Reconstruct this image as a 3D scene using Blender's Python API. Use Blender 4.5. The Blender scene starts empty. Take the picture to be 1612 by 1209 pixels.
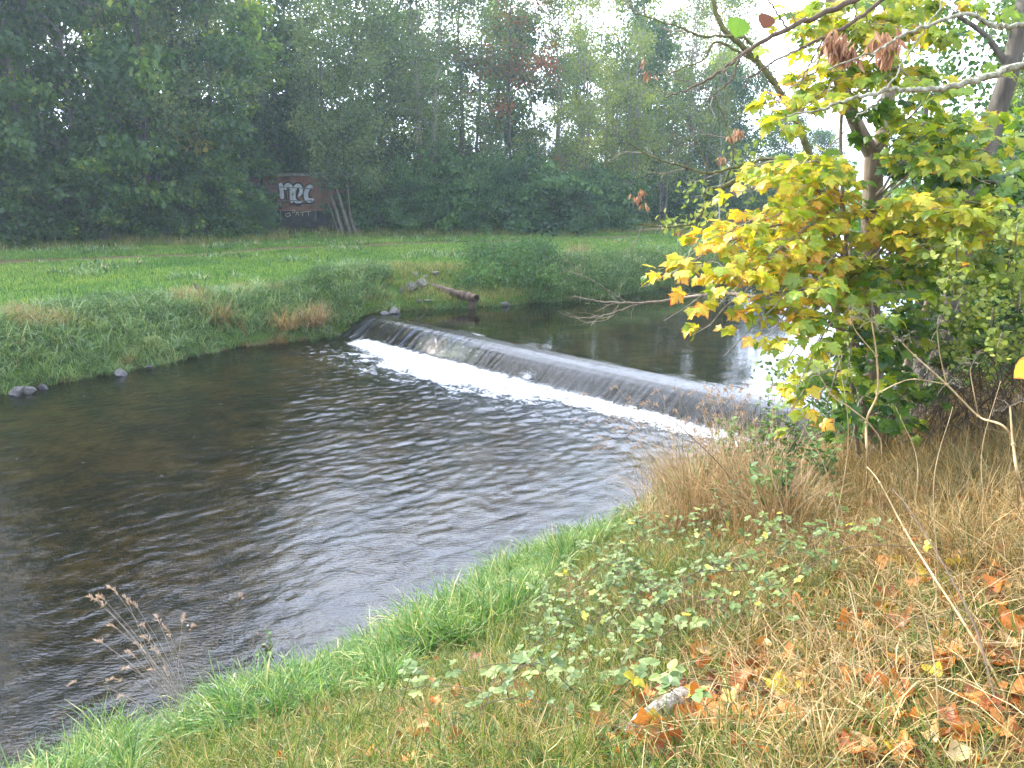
import bpy, math, random
import numpy as np
from mathutils import Vector

# ------------------------------------------------------------------ camera, world, sun, exposure
scene = bpy.context.scene
COL = scene.collection
CAM_H = 4.0
PITCH = math.radians(14.0)
FPX = 1218.0
cam_d = bpy.data.cameras.new('camera')
cam_d.sensor_width = 36.0
cam_d.lens = FPX / 1612 * 36.0
cam_d.clip_start = 0.05
cam_d.clip_end = 3000
cam = bpy.data.objects.new('camera', cam_d)
cam.location = (0, 0, CAM_H)
cam.rotation_euler = (math.radians(90) - PITCH, 0, 0)
COL.objects.link(cam)
scene.camera = cam

SUN_AZ = math.radians(-55)      # from straight ahead, minus = to the left
SUN_EL = math.radians(38)
sun_dir = Vector((math.sin(SUN_AZ) * math.cos(SUN_EL), math.cos(SUN_AZ) * math.cos(SUN_EL), math.sin(SUN_EL)))
sl = bpy.data.lights.new('sun', 'SUN')
sl.energy = 5.0
sl.angle = math.radians(1.2)
sl.color = (1.0, 0.92, 0.78)
so = bpy.data.objects.new('sun', sl)
so.rotation_euler = sun_dir.to_track_quat('Z', 'Y').to_euler()
COL.objects.link(so)

world = bpy.data.worlds.new('World')
scene.world = world
world.use_nodes = True
wn = world.node_tree.nodes
wl = world.node_tree.links
wn.clear()
wo = wn.new('ShaderNodeOutputWorld')
bg = wn.new('ShaderNodeBackground')
bg.inputs['Strength'].default_value = 0.14
sky = wn.new('ShaderNodeTexSky')
sky.sky_type = 'NISHITA'
sky.sun_disc = False
sky.sun_elevation = SUN_EL
sky.sun_rotation = SUN_AZ
sky.dust_density = 3.0
sky.air_density = 1.0
tc = wn.new('ShaderNodeTexCoord')
mp = wn.new('ShaderNodeMapping')
mp.inputs['Scale'].default_value = (1.0, 1.0, 2.6)
nz = wn.new('ShaderNodeTexNoise')
nz.inputs['Scale'].default_value = 2.2
nz.inputs['Detail'].default_value = 7
nz.inputs['Roughness'].default_value = 0.55
cr = wn.new('ShaderNodeValToRGB')
cr.color_ramp.elements[0].position = 0.34
cr.color_ramp.elements[0].color = (0.45, 0.45, 0.45, 1)
cr.color_ramp.elements[1].position = 0.58
cr.color_ramp.elements[1].color = (1, 1, 1, 1)
mx = wn.new('ShaderNodeMix')
mx.data_type = 'RGBA'
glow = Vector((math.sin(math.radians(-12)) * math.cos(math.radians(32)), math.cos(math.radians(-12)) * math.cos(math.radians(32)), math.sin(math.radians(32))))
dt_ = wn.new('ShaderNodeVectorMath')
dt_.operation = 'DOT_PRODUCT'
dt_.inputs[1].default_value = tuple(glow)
mg = wn.new('ShaderNodeMapRange')          # bright cloud patch added ahead, away from the sun, to brighten the river's reflection
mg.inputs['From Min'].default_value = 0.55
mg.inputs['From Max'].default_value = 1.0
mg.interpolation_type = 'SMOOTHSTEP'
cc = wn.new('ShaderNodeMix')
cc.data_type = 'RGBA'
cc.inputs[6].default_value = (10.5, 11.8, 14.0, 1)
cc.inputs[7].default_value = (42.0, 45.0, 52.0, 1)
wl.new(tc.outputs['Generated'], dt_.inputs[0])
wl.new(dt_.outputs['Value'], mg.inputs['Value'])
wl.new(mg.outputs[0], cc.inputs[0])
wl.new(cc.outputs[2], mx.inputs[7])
wl.new(tc.outputs['Generated'], mp.inputs[0])
wl.new(mp.outputs[0], nz.inputs['Vector'])
wl.new(nz.outputs['Fac'], cr.inputs[0])
wl.new(cr.outputs[0], mx.inputs[0])
wl.new(sky.outputs[0], mx.inputs[6])
wl.new(mx.outputs[2], bg.inputs['Color'])
wl.new(bg.outputs[0], wo.inputs['Surface'])

scene.view_settings.view_transform = 'Standard'
scene.view_settings.look = 'None'
scene.view_settings.exposure = 0.95
scene.view_settings.gamma = 1.0
scene.view_settings.use_curve_mapping = False
cy = scene.cycles
cy.max_bounces = 6
cy.diffuse_bounces = 2
cy.glossy_bounces = 2
cy.transmission_bounces = 3
cy.transparent_max_bounces = 8
cy.volume_bounces = 0
cy.caustics_reflective = False
cy.caustics_refractive = False
cy.sample_clamp_indirect = 4.0
cy.use_denoising = True
cy.adaptive_threshold = 0.02

rng = np.random.default_rng(7)
random.seed(7)

# ------------------------------------------------------------------ pixel <-> world, noise
CP, SP = math.cos(PITCH), math.sin(PITCH)


def ray(px, py):
    dx = (px - 806) / FPX
    dy = -(py - 604.5) / FPX
    return np.array([dx, CP + dy * SP, -SP + dy * CP])


def Q(px, py, Y):
    d = ray(px, py)
    t = Y / d[1]
    return np.array([d[0] * t, Y, CAM_H + d[2] * t])


def PZ(px, py, z):
    d = ray(px, py)
    t = (z - CAM_H) / d[2]
    return np.array([d[0] * t, d[1] * t, z])


def proj(x, y, z):
    zc = np.asarray(z) - CAM_H
    f = np.asarray(y) * CP - zc * SP
    u = np.asarray(y) * SP + zc * CP
    f = np.maximum(f, 1e-3)
    return 806 + FPX * np.asarray(x) / f, 604.5 - FPX * u / f


def _hash(ix, iy, seed):
    h = (ix.astype(np.int64) * 374761393 + iy.astype(np.int64) * 668265263 + seed * 974711) & 0xFFFFFFFF
    h = ((h ^ (h >> 13)) * 1274126177) & 0xFFFFFFFF
    h = h ^ (h >> 16)
    return (h & 0xFFFFFF) / float(0xFFFFFF)


def vnoise(x, y, seed=0):
    x = np.asarray(x, float)
    y = np.asarray(y, float)
    ix, iy = np.floor(x), np.floor(y)
    fx, fy = x - ix, y - iy
    fx = fx * fx * (3 - 2 * fx)
    fy = fy * fy * (3 - 2 * fy)
    a = _hash(ix, iy, seed)
    b = _hash(ix + 1, iy, seed)
    c = _hash(ix, iy + 1, seed)
    d = _hash(ix + 1, iy + 1, seed)
    return (a * (1 - fx) + b * fx) * (1 - fy) + (c * (1 - fx) + d * fx) * fy


def fbm(x, y, seed=0, octv=4):
    s = 0
    a = 0.5
    for k in range(octv):
        s = s + a * vnoise(x * 2 ** k, y * 2 ** k, seed + 13 * k)
        a *= 0.5
    return s - 0.5 * (1 - 0.5 ** octv)


def sstep(a, b, x):
    t = np.clip((np.asarray(x, float) - a) / (b - a), 0, 1)
    return t * t * (3 - 2 * t)


# ------------------------------------------------------------------ mesh helpers
class MB:
    """collects vertices and faces; build() links them as ONE mesh object"""

    def __init__(self):
        self.v, self.f, self.t, self.e, self.m = [], [], [], [], []
        self.n = 0

    def add(self, v, f, tint=0.5, edge=0.0, mat=0):
        v = np.asarray(v, float).reshape(-1, 3)
        f = np.asarray(f, int)
        self.v.append(v)
        self.f.append(f + self.n)
        self.t.append(np.broadcast_to(np.asarray(tint, float), (len(v),)).copy())
        self.e.append(np.broadcast_to(np.asarray(edge, float), (len(v),)).copy())
        self.m.append(np.full(len(f), mat, int))
        self.n += len(v)

    def data(self, name, mats, smooth=False):
        me = bpy.data.meshes.new(name)
        v = np.concatenate(self.v)
        me.vertices.add(len(v))
        me.vertices.foreach_set('co', v.ravel().astype(np.float32))
        tot = np.concatenate([np.full(len(f), f.shape[1], int) for f in self.f])
        loops = np.concatenate([f.ravel() for f in self.f])
        start = np.concatenate([[0], np.cumsum(tot)[:-1]])
        me.loops.add(len(loops))
        me.loops.foreach_set('vertex_index', loops.astype(np.int32))
        me.polygons.add(len(tot))
        me.polygons.foreach_set('loop_start', start.astype(np.int32))
        me.polygons.foreach_set('loop_total', tot.astype(np.int32))
        me.polygons.foreach_set('material_index', np.concatenate(self.m).astype(np.int32))
        me.polygons.foreach_set('use_smooth', np.full(len(tot), smooth))
        for nm, arr in (('tint', self.t), ('edge', self.e)):
            a = me.attributes.new(nm, 'FLOAT', 'POINT')
            a.data.foreach_set('value', np.concatenate(arr).astype(np.float32))
        for m in (mats if isinstance(mats, (list, tuple)) else [mats]):
            me.materials.append(m)
        me.update(calc_edges=True)
        return me

    def build(self, name, mats, parent=None, smooth=False):
        return link(name, self.data(name, mats, smooth), parent)


def link(name, me, parent=None):
    o = bpy.data.objects.new(name, me)
    COL.objects.link(o)
    if parent is not None:
        o.parent = parent
    return o


def tag(o, label=None, cat=None, group=None, kind=None):
    if label:
        o['label'] = label
    if cat:
        o['category'] = cat
    if group:
        o['group'] = group
    if kind:
        o['kind'] = kind
    return o


def thing(name, label, cat, loc=(0, 0, 0), rz=0, group=None):
    o = bpy.data.objects.new(name, None)
    o.empty_display_size = 0.2
    COL.objects.link(o)
    o.location = tuple(float(a) for a in loc)
    o.rotation_euler = (0, 0, rz)
    return tag(o, label, cat, group)


def copy_thing(src, loc, rz=0, scale=1.0, label=None, group=None):
    r = src.copy()
    COL.objects.link(r)
    r.location = tuple(float(a) for a in loc)
    r.rotation_euler = (0, 0, rz)
    r.scale = (scale, scale, scale) if np.isscalar(scale) else scale
    if label:
        r['label'] = label
    if group:
        r['group'] = group
    for ch in list(src.children):
        c = ch.copy()
        COL.objects.link(c)
        c.parent = r
    return r


def norm(v):
    v = np.asarray(v, float)
    return v / (np.linalg.norm(v, axis=-1, keepdims=True) + 1e-9)


def tube(mb, pts, rad, sides=6, tint=0.5, mat=0, cap=False):
    pts = np.asarray(pts, float)
    n = len(pts)
    rad = np.atleast_1d(np.asarray(rad, float))
    rad = np.interp(np.linspace(0, 1, n), np.linspace(0, 1, len(rad)), rad) if len(rad) > 1 else np.full(n, rad[0])
    tan = norm(np.gradient(pts, axis=0))
    ref = np.array([0.13, 0.97, 0.21]) if abs(tan[0][2]) > 0.6 else np.array([0.05, 0.1, 1.0])
    a = norm(np.cross(tan, ref))
    b = np.cross(tan, a)
    ang = np.linspace(0, 2 * math.pi, sides, endpoint=False)
    v = pts[:, None, :] + rad[:, None, None] * (np.cos(ang)[None, :, None] * a[:, None, :] + np.sin(ang)[None, :, None] * b[:, None, :])
    i = np.arange(n - 1)[:, None] * sides
    j = np.arange(sides)[None, :]
    k = (j + 1) % sides
    f = np.stack([i + j, i + k, i + sides + k, i + sides + j], -1).reshape(-1, 4)
    mb.add(v.reshape(-1, 3), f, tint, 0, mat)
    if cap:
        mb.add(v[-1], np.arange(sides)[None, :], tint, 0, mat)
        mb.add(v[0], np.arange(sides)[None, ::-1], tint, 0, mat)


def smooth_path(pts, n=16):
    """Catmull-Rom through the points"""
    p = np.asarray(pts, float)
    if len(p) == 2:
        return p[0] + (p[1] - p[0]) * np.linspace(0, 1, n)[:, None]
    p = np.vstack([2 * p[0] - p[1], p, 2 * p[-1] - p[-2]])
    out = []
    segs = len(p) - 3
    per = max(2, n // segs)
    for s in range(segs):
        t = np.linspace(0, 1, per, endpoint=(s == segs - 1))[:, None]
        a, b, c, d = p[s], p[s + 1], p[s + 2], p[s + 3]
        out.append(0.5 * ((2 * b) + (-a + c) * t + (2 * a - 5 * b + 4 * c - d) * t ** 2 + (-a + 3 * b - 3 * c + d) * t ** 3))
    return np.vstack(out)


def rep(mb, tv, tf, pos, M, tint, edge=None, mat=0, per_t=None):
    """replicate a template (tv, tf) at pos with 3x3 matrices M (columns = x,y,z axes times scale)"""
    n, k = len(pos), len(tv)
    v = np.einsum('nij,kj->nki', M, tv) + pos[:, None, :]
    f = (tf[None, :, :] + (np.arange(n) * k)[:, None, None]).reshape(-1, tf.shape[1])
    t = np.repeat(np.asarray(tint, float), k)
    e = np.tile(edge, n) if edge is not None else 0.0
    mb.add(v.reshape(-1, 3), f, t, e, mat)


def frames(axis, nrm, scale):
    """matrices with y along axis, z near nrm"""
    y = norm(axis)
    x = norm(np.cross(y, nrm))
    z = np.cross(x, y)
    return np.stack([x, y, z], -1) * np.asarray(scale, float).reshape(-1, 1, 1)


def rand_dir(n, up=0.0, g=None):
    g = g or rng
    d = g.normal(size=(n, 3))
    d = norm(d)
    d[:, 2] += up
    return norm(d)


# leaf templates -----------------------------------------------------------
DIAM = (np.array([[0, 0, 0], [0.42, 0.5, 0.10], [0, 1, -0.06], [-0.42, 0.5, 0.10]]), np.array([[0, 1, 2], [0, 2, 3]]))


def outline_leaf(half, hub, bend=0.15, fold=0.0, ring=0.6):
    h = np.asarray(half, float)
    tip = h[-1]
    left = h[:-1][::-1] * np.array([-1, 1])
    out = np.vstack([[[0, 0]], h, left])
    n = len(out)
    hub = np.asarray(hub, float)
    inner = hub + (out - hub) * ring
    xy = np.vstack([[hub], inner, out])
    r2 = ((xy - hub) ** 2).sum(1)
    z = -bend * r2 + fold * np.abs(xy[:, 0])
    v = np.column_stack([xy, z])
    i = np.arange(n)
    j = (i + 1) % n
    tri = [np.column_stack([np.zeros(n, int), 1 + i, 1 + j]),
           np.column_stack([1 + i, 1 + n + i, 1 + n + j]), np.column_stack([1 + i, 1 + n + j, 1 + j])]
    e = np.concatenate([[0.0], np.full(n, 0.35), np.full(n, 1.0)])
    return v, np.vstack(tri), e


MAPLE_HALF = [(0.06, -0.05), (0.24, -0.13), (0.47, -0.12), (0.42, 0.03), (0.56, 0.12), (0.38, 0.20), (0.58, 0.28), (0.62, 0.42),
              (0.84, 0.52), (0.62, 0.58), (0.58, 0.72), (0.40, 0.58), (0.24, 0.50), (0.30, 0.72), (0.46, 0.80), (0.27, 0.87), (0.20, 1.0), (0.0, 1.22)]
MAPLE = outline_leaf(MAPLE_HALF, (0, 0.24), 0.22)
MAPLE2 = outline_leaf(MAPLE_HALF, (0, 0.24), 0.42, 0.25)
OVATE = outline_leaf([(0.16, 0.02), (0.34, 0.18), (0.40, 0.38), (0.33, 0.62), (0.18, 0.84), (0, 1.0)], (0, 0.42), 0.12, 0.22)
HEART = outline_leaf([(0.14, -0.10), (0.34, -0.08), (0.50, 0.12), (0.50, 0.36), (0.38, 0.62), (0.18, 0.84), (0, 1.0)], (0, 0.36), 0.1, 0.1)
LANCE = (np.array([[0, 0, 0], [0.16, 0.35, 0.04], [0.13, 0.65, 0.02], [0, 1, -0.1], [-0.13, 0.65, 0.02], [-0.16, 0.35, 0.04]]),
         np.array([[0, 1, 2], [0, 2, 3], [0, 3, 4], [0, 4, 5]]))


# ------------------------------------------------------------------ materials
def new_mat(name):
    m = bpy.data.materials.new(name)
    m.use_nodes = True
    m.node_tree.nodes.clear()
    return m, m.node_tree.nodes, m.node_tree.links


def ramp(nodes, stops):
    r = nodes.new('ShaderNodeValToRGB')
    el = r.color_ramp.elements
    while len(el) > 1:
        el.remove(el[-1])
    el[0].position = stops[0][0]
    el[0].color = (*stops[0][1], 1)
    for p, c in stops[1:]:
        e = el.new(p)
        e.color = (*c, 1)
    return r


def math_node(nodes, links, op, a, b, clamp=False):
    n = nodes.new('ShaderNodeMath')
    n.operation = op
    n.use_clamp = clamp
    for i, s in enumerate((a, b)):
        if s is None:
            continue
        if isinstance(s, (int, float)):
            n.inputs[i].default_value = s
        else:
            links.new(s, n.inputs[i])
    return n.outputs[0]


def leaf_mat(name, stops, trans=0.35, edge=None, rough=0.55, gloss=0.03, obj_var=0.25, pos_var=0.0, pos_scale=0.5, edge_from=0.55, mott=0.0, tcol=None):
    """foliage: colour by per-leaf tint, per-object random and a slow world-space noise; light passes through"""
    m, N, L = new_mat(name)
    at = N.new('ShaderNodeAttribute')
    at.attribute_name = 'tint'
    oi = N.new('ShaderNodeObjectInfo')
    v = math_node(N, L, 'MULTIPLY_ADD', oi.outputs['Random'], obj_var)
    v_n = v.node
    v_n.inputs[2].default_value = -obj_var / 2
    s = math_node(N, L, 'ADD', at.outputs['Fac'], v)
    ge = N.new('ShaderNodeNewGeometry')
    if pos_var:
        n1 = N.new('ShaderNodeTexNoise')
        n1.inputs['Scale'].default_value = pos_scale
        n1.inputs['Detail'].default_value = 3
        L.new(ge.outputs['Position'], n1.inputs['Vector'])
        q = math_node(N, L, 'MULTIPLY_ADD', n1.outputs['Fac'], pos_var * 2)
        q.node.inputs[2].default_value = -pos_var
        s = math_node(N, L, 'ADD', s, q)
    r = ramp(N, stops)
    L.new(s, r.inputs[0])
    col = r.outputs[0]
    if mott:
        n2 = N.new('ShaderNodeTexNoise')
        n2.inputs['Scale'].default_value = 60
        n2.inputs['Detail'].default_value = 3
        L.new(ge.outputs['Position'], n2.inputs['Vector'])
        hs = N.new('ShaderNodeHueSaturation')
        q = math_node(N, L, 'MULTIPLY_ADD', n2.outputs['Fac'], mott * 2)
        q.node.inputs[2].default_value = 1 - mott
        L.new(q, hs.inputs['Value'])
        L.new(col, hs.inputs['Color'])
        col = hs.outputs[0]
    if edge:
        ae = N.new('ShaderNodeAttribute')
        ae.attribute_name = 'edge'
        n3 = N.new('ShaderNodeTexNoise')
        n3.inputs['Scale'].default_value = 28
        L.new(ge.outputs['Position'], n3.inputs['Vector'])
        t3 = math_node(N, L, 'MULTIPLY', n3.outputs['Fac'], 1.1)
        t4 = math_node(N, L, 'SUBTRACT', t3, 0.55)
        q = math_node(N, L, 'ADD', ae.outputs['Fac'], t4)
        t5 = math_node(N, L, 'SUBTRACT', at.outputs['Fac'], 0.6)
        t6 = math_node(N, L, 'MULTIPLY', t5, 0.55)
        q = math_node(N, L, 'ADD', q, t6)
        mr = N.new('ShaderNodeMapRange')
        mr.inputs['From Min'].default_value = edge_from
        mr.inputs['From Max'].default_value = edge_from + 0.4
        L.new(q, mr.inputs['Value'])
        mix = N.new('ShaderNodeMix')
        mix.data_type = 'RGBA'
        mix.inputs[7].default_value = (*edge, 1)
        L.new(mr.outputs[0], mix.inputs[0])
        L.new(col, mix.inputs[6])
        col = mix.outputs[2]
    d = N.new('ShaderNodeBsdfDiffuse')
    t = N.new('ShaderNodeBsdfTranslucent')
    L.new(col, d.inputs[0])
    if tcol:
        mu = N.new('ShaderNodeMix')
        mu.data_type = 'RGBA'
        mu.blend_type = 'MULTIPLY'
        mu.inputs[0].default_value = 1
        mu.inputs[7].default_value = (*tcol, 1)
        L.new(col, mu.inputs[6])
        L.new(mu.outputs[2], t.inputs[0])
    else:
        L.new(col, t.inputs[0])
    ms = N.new('ShaderNodeMixShader')
    ms.inputs[0].default_value = trans
    L.new(d.outputs[0], ms.inputs[1])
    L.new(t.outputs[0], ms.inputs[2])
    out = ms.outputs[0]
    if gloss:
        g = N.new('ShaderNodeBsdfGlossy')
        g.inputs['Roughness'].default_value = rough
        g.inputs['Color'].default_value = (0.9, 0.95, 1, 1)
        m2 = N.new('ShaderNodeMixShader')
        m2.inputs[0].default_value = gloss
        L.new(out, m2.inputs[1])
        L.new(g.outputs[0], m2.inputs[2])
        out = m2.outputs[0]
    o = N.new('ShaderNodeOutputMaterial')
    L.new(out, o.inputs['Surface'])
    return m


def solid_mat(name, stops, scale=8.0, rough=0.85, bump=0.4, bscale=None, detail=6, stretch=(1, 1, 1), metallic=0.0, obj=True, spec=0.3, dist=0.02):
    """noise-coloured principled surface with bump"""
    m, N, L = new_mat(name)
    t = N.new('ShaderNodeTexCoord')
    mpn = N.new('ShaderNodeMapping')
    mpn.inputs['Scale'].default_value = stretch
    L.new(t.outputs['Object' if obj else 'Generated'], mpn.inputs[0])
    n = N.new('ShaderNodeTexNoise')
    n.inputs['Scale'].default_value = scale
    n.inputs['Detail'].default_value = detail
    n.inputs['Roughness'].default_value = 0.62
    L.new(mpn.outputs[0], n.inputs['Vector'])
    r = ramp(N, stops)
    L.new(n.outputs['Fac'], r.inputs[0])
    n2 = N.new('ShaderNodeTexNoise')
    n2.inputs['Scale'].default_value = bscale or scale * 4
    n2.inputs['Detail'].default_value = 5
    L.new(mpn.outputs[0], n2.inputs['Vector'])
    b = N.new('ShaderNodeBump')
    b.inputs['Strength'].default_value = bump
    b.inputs['Distance'].default_value = dist
    L.new(n2.outputs['Fac'], b.inputs['Height'])
    p = N.new('ShaderNodeBsdfPrincipled')
    p.inputs['Roughness'].default_value = rough
    p.inputs['Metallic'].default_value = metallic
    p.inputs['Specular IOR Level'].default_value = spec
    L.new(r.outputs[0], p.inputs['Base Color'])
    L.new(b.outputs[0], p.inputs['Normal'])
    o = N.new('ShaderNodeOutputMaterial')
    L.new(p.outputs[0], o.inputs['Surface'])
    return m


M = {}
M['bark'] = solid_mat('bark', [(0.3, (0.05, 0.043, 0.036)), (0.5, (0.11, 0.095, 0.078)), (0.72, (0.20, 0.18, 0.15))], 7, 0.9, 0.8, 22, stretch=(1, 1, 0.25))
M['bark_maple'] = solid_mat('bark_maple', [(0.3, (0.12, 0.09, 0.062)), (0.5, (0.20, 0.155, 0.11)), (0.72, (0.30, 0.25, 0.19))], 12, 0.85, 0.6, 45, stretch=(1, 1, 0.3), dist=0.01)
M['bark_birch'] = solid_mat('bark_birch', [(0.36, (0.05, 0.045, 0.04)), (0.44, (0.5, 0.49, 0.46)), (0.7, (0.72, 0.71, 0.68))], 5, 0.7, 0.3, 20, stretch=(1, 1, 2.5))
M['bark_pale'] = solid_mat('bark_pale', [(0.3, (0.12, 0.10, 0.08)), (0.5, (0.22, 0.19, 0.155)), (0.72, (0.34, 0.31, 0.26))], 7, 0.9, 0.6, 22, stretch=(1, 1, 0.3))
M['twig'] = solid_mat('twig', [(0.3, (0.07, 0.05, 0.035)), (0.7, (0.16, 0.12, 0.085))], 20, 0.9, 0.2)
M['twig_grey'] = solid_mat('twig_grey', [(0.3, (0.13, 0.10, 0.08)), (0.5, (0.22, 0.18, 0.14)), (0.7, (0.34, 0.30, 0.25))], 30, 0.9, 0.5, 90, dist=0.004)
M['lichen'] = solid_mat('lichen', [(0.30, (0.10, 0.085, 0.06)), (0.45, (0.23, 0.22, 0.15)), (0.6, (0.40, 0.40, 0.32)), (0.75, (0.55, 0.54, 0.46))], 45, 0.95, 1.0, 120, dist=0.006)
M['moss_bark'] = solid_mat('moss_bark', [(0.30, (0.07, 0.055, 0.035)), (0.5, (0.13, 0.13, 0.05)), (0.75, (0.22, 0.22, 0.10))], 25, 0.95, 0.8, 80, dist=0.006)
M['stem'] = solid_mat('stem', [(0.3, (0.20, 0.13, 0.06)), (0.5, (0.36, 0.26, 0.13)), (0.7, (0.52, 0.40, 0.23))], 18, 0.75, 0.3, 60, stretch=(1, 1, 0.4), dist=0.003)
M['rock'] = solid_mat('rock', [(0.28, (0.06, 0.055, 0.045)), (0.5, (0.15, 0.145, 0.11)), (0.72, (0.30, 0.29, 0.25))], 5, 0.9, 0.9, 18, dist=0.03)
M['rock_dark'] = solid_mat('rock_dark', [(0.28, (0.04, 0.035, 0.035)), (0.5, (0.10, 0.09, 0.095)), (0.75, (0.20, 0.19, 0.20))], 5, 0.6, 0.9, 18, dist=0.03)
M['log'] = solid_mat('log', [(0.32, (0.07, 0.055, 0.05)), (0.45, (0.17, 0.15, 0.13)), (0.52, (0.30, 0.285, 0.245)), (0.75, (0.46, 0.44, 0.40))], 22, 0.95, 1.0, 70, stretch=(1, 1, 1), dist=0.01)
M['rust'] = solid_mat('rust', [(0.3, (0.025, 0.016, 0.012)), (0.48, (0.085, 0.055, 0.038)), (0.62, (0.15, 0.105, 0.075)), (0.8, (0.22, 0.17, 0.13))], 6, 0.85, 0.5, 30)
M['pipe_inside'] = solid_mat('pipe_inside', [(0.3, (0.01, 0.008, 0.008)), (0.7, (0.03, 0.022, 0.02))], 6, 0.95, 0.3)
M['concrete'] = solid_mat('concrete', [(0.3, (0.02, 0.02, 0.02)), (0.55, (0.05, 0.048, 0.045)), (0.8, (0.10, 0.10, 0.095))], 3, 0.7, 0.6, 14)
M['render_orange'] = solid_mat('render_orange', [(0.28, (0.11, 0.06, 0.04)), (0.45, (0.25, 0.125, 0.08)), (0.8, (0.36, 0.19, 0.125))], 1.6, 0.9, 0.3, 12)
M['slab'] = solid_mat('slab', [(0.3, (0.11, 0.10, 0.08)), (0.7, (0.30, 0.28, 0.23))], 4, 0.95, 0.5)
M['paint_white'] = solid_mat('paint_white', [(0.35, (0.42, 0.42, 0.44)), (0.6, (0.66, 0.66, 0.69))], 9, 0.6, 0.05)
M['paint_black'] = solid_mat('paint_black', [(0.3, (0.012, 0.012, 0.016)), (0.7, (0.03, 0.03, 0.035))], 9, 0.6, 0.05)
M['paint_red'] = solid_mat('paint_red', [(0.3, (0.22, 0.03, 0.03)), (0.7, (0.30, 0.05, 0.04))], 9, 0.6, 0.05)
M['paint_cream'] = solid_mat('paint_cream', [(0.3, (0.45, 0.40, 0.26)), (0.7, (0.55, 0.50, 0.34))], 9, 0.6, 0.05)
M['rail'] = solid_mat('rail', [(0.3, (0.06, 0.07, 0.07)), (0.7, (0.22, 0.24, 0.24))], 9, 0.6, 0.2)
M['dark_door'] = solid_mat('dark_door', [(0.3, (0.015, 0.015, 0.02)), (0.7, (0.04, 0.04, 0.05))], 9, 0.7, 0.2)

G = lambda *a: tuple(a)
M['leaf_maple_far'] = leaf_mat('leaf_maple_far', [(0.0, (0.03, 0.08, 0.022)), (0.5, (0.065, 0.15, 0.035)), (0.85, (0.13, 0.23, 0.04)), (1.0, (0.30, 0.36, 0.035))], 0.55, gloss=0.03, obj_var=0.2, tcol=(1.7, 1.5, 0.5))
M['leaf_grey'] = leaf_mat('leaf_grey', [(0.0, (0.06, 0.10, 0.045)), (0.5, (0.13, 0.20, 0.08)), (1.0, (0.26, 0.32, 0.09))], 0.45, gloss=0.03, obj_var=0.25, tcol=(1.5, 1.4, 0.6))
M['leaf_pale'] = leaf_mat('leaf_pale', [(0.0, (0.09, 0.15, 0.04)), (0.5, (0.19, 0.28, 0.07)), (1.0, (0.38, 0.42, 0.08))], 0.5, gloss=0.03, obj_var=0.25, tcol=(1.5, 1.3, 0.6))
M['leaf_orange'] = leaf_mat('leaf_orange', [(0.0, (0.08, 0.09, 0.03)), (0.35, (0.16, 0.13, 0.035)), (0.6, (0.36, 0.15, 0.03)), (1.0, (0.42, 0.10, 0.03))], 0.45, gloss=0.03, obj_var=0.2)
M['leaf_yellow'] = leaf_mat('leaf_yellow', [(0.0, (0.14, 0.20, 0.03)), (0.5, (0.40, 0.36, 0.04)), (1.0, (0.60, 0.42, 0.04))], 0.5, gloss=0.03, obj_var=0.1)
M['leaf_shrub'] = leaf_mat('leaf_shrub', [(0.0, (0.03, 0.08, 0.028)), (0.5, (0.07, 0.155, 0.045)), (1.0, (0.15, 0.27, 0.06))], 0.3, gloss=0.03, obj_var=0.3, tcol=(1.6, 1.4, 0.5))
M['leaf_near_maple'] = leaf_mat('leaf_near_maple', [(0.0, (0.04, 0.11, 0.018)), (0.25, (0.11, 0.22, 0.02)), (0.5, (0.30, 0.40, 0.025)), (0.75, (0.62, 0.56, 0.03)), (1.0, (0.70, 0.42, 0.05))], 0.5, edge=(0.62, 0.11, 0.02), gloss=0.03, rough=0.4, obj_var=0.0, edge_from=0.86, mott=0.18, tcol=(1.25, 1.2, 0.6))
M['leaf_lime'] = leaf_mat('leaf_lime', [(0.0, (0.10, 0.16, 0.025)), (0.5, (0.24, 0.31, 0.045)), (1.0, (0.42, 0.44, 0.09))], 0.45, gloss=0.03, obj_var=0.1)
M['leaf_bramble'] = leaf_mat('leaf_bramble', [(0.0, (0.06, 0.11, 0.025)), (0.5, (0.15, 0.215, 0.055)), (0.85, (0.27, 0.32, 0.09)), (1.0, (0.55, 0.48, 0.05))], 0.35, gloss=0.03, rough=0.45, obj_var=0.15, mott=0.12)
M['leaf_green_weed'] = leaf_mat('leaf_green_weed', [(0.0, (0.05, 0.11, 0.03)), (0.5, (0.13, 0.23, 0.06)), (1.0, (0.28, 0.34, 0.07))], 0.4, gloss=0.03, obj_var=0.2)
M['leaf_dead'] = leaf_mat('leaf_dead', [(0.0, (0.13, 0.045, 0.02)), (0.3, (0.32, 0.095, 0.018)), (0.55, (0.56, 0.20, 0.03)), (0.75, (0.52, 0.27, 0.08)), (1.0, (0.50, 0.35, 0.16))], 0.25, edge=(0.20, 0.07, 0.03), gloss=0.03, rough=0.45, obj_var=0.6, edge_from=1.15, mott=0.3)
M['leaf_dead_yellow'] = leaf_mat('leaf_dead_yellow', [(0.0, (0.55, 0.36, 0.03)), (1.0, (0.72, 0.54, 0.05))], 0.35, edge=(0.40, 0.16, 0.03), gloss=0.03, obj_var=0.5, edge_from=1.2, mott=0.15)
M['pods'] = leaf_mat('pods', [(0.0, (0.22, 0.10, 0.05)), (0.5, (0.42, 0.21, 0.11)), (1.0, (0.60, 0.36, 0.20))], 0.3, gloss=0.03, obj_var=0.2)
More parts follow.
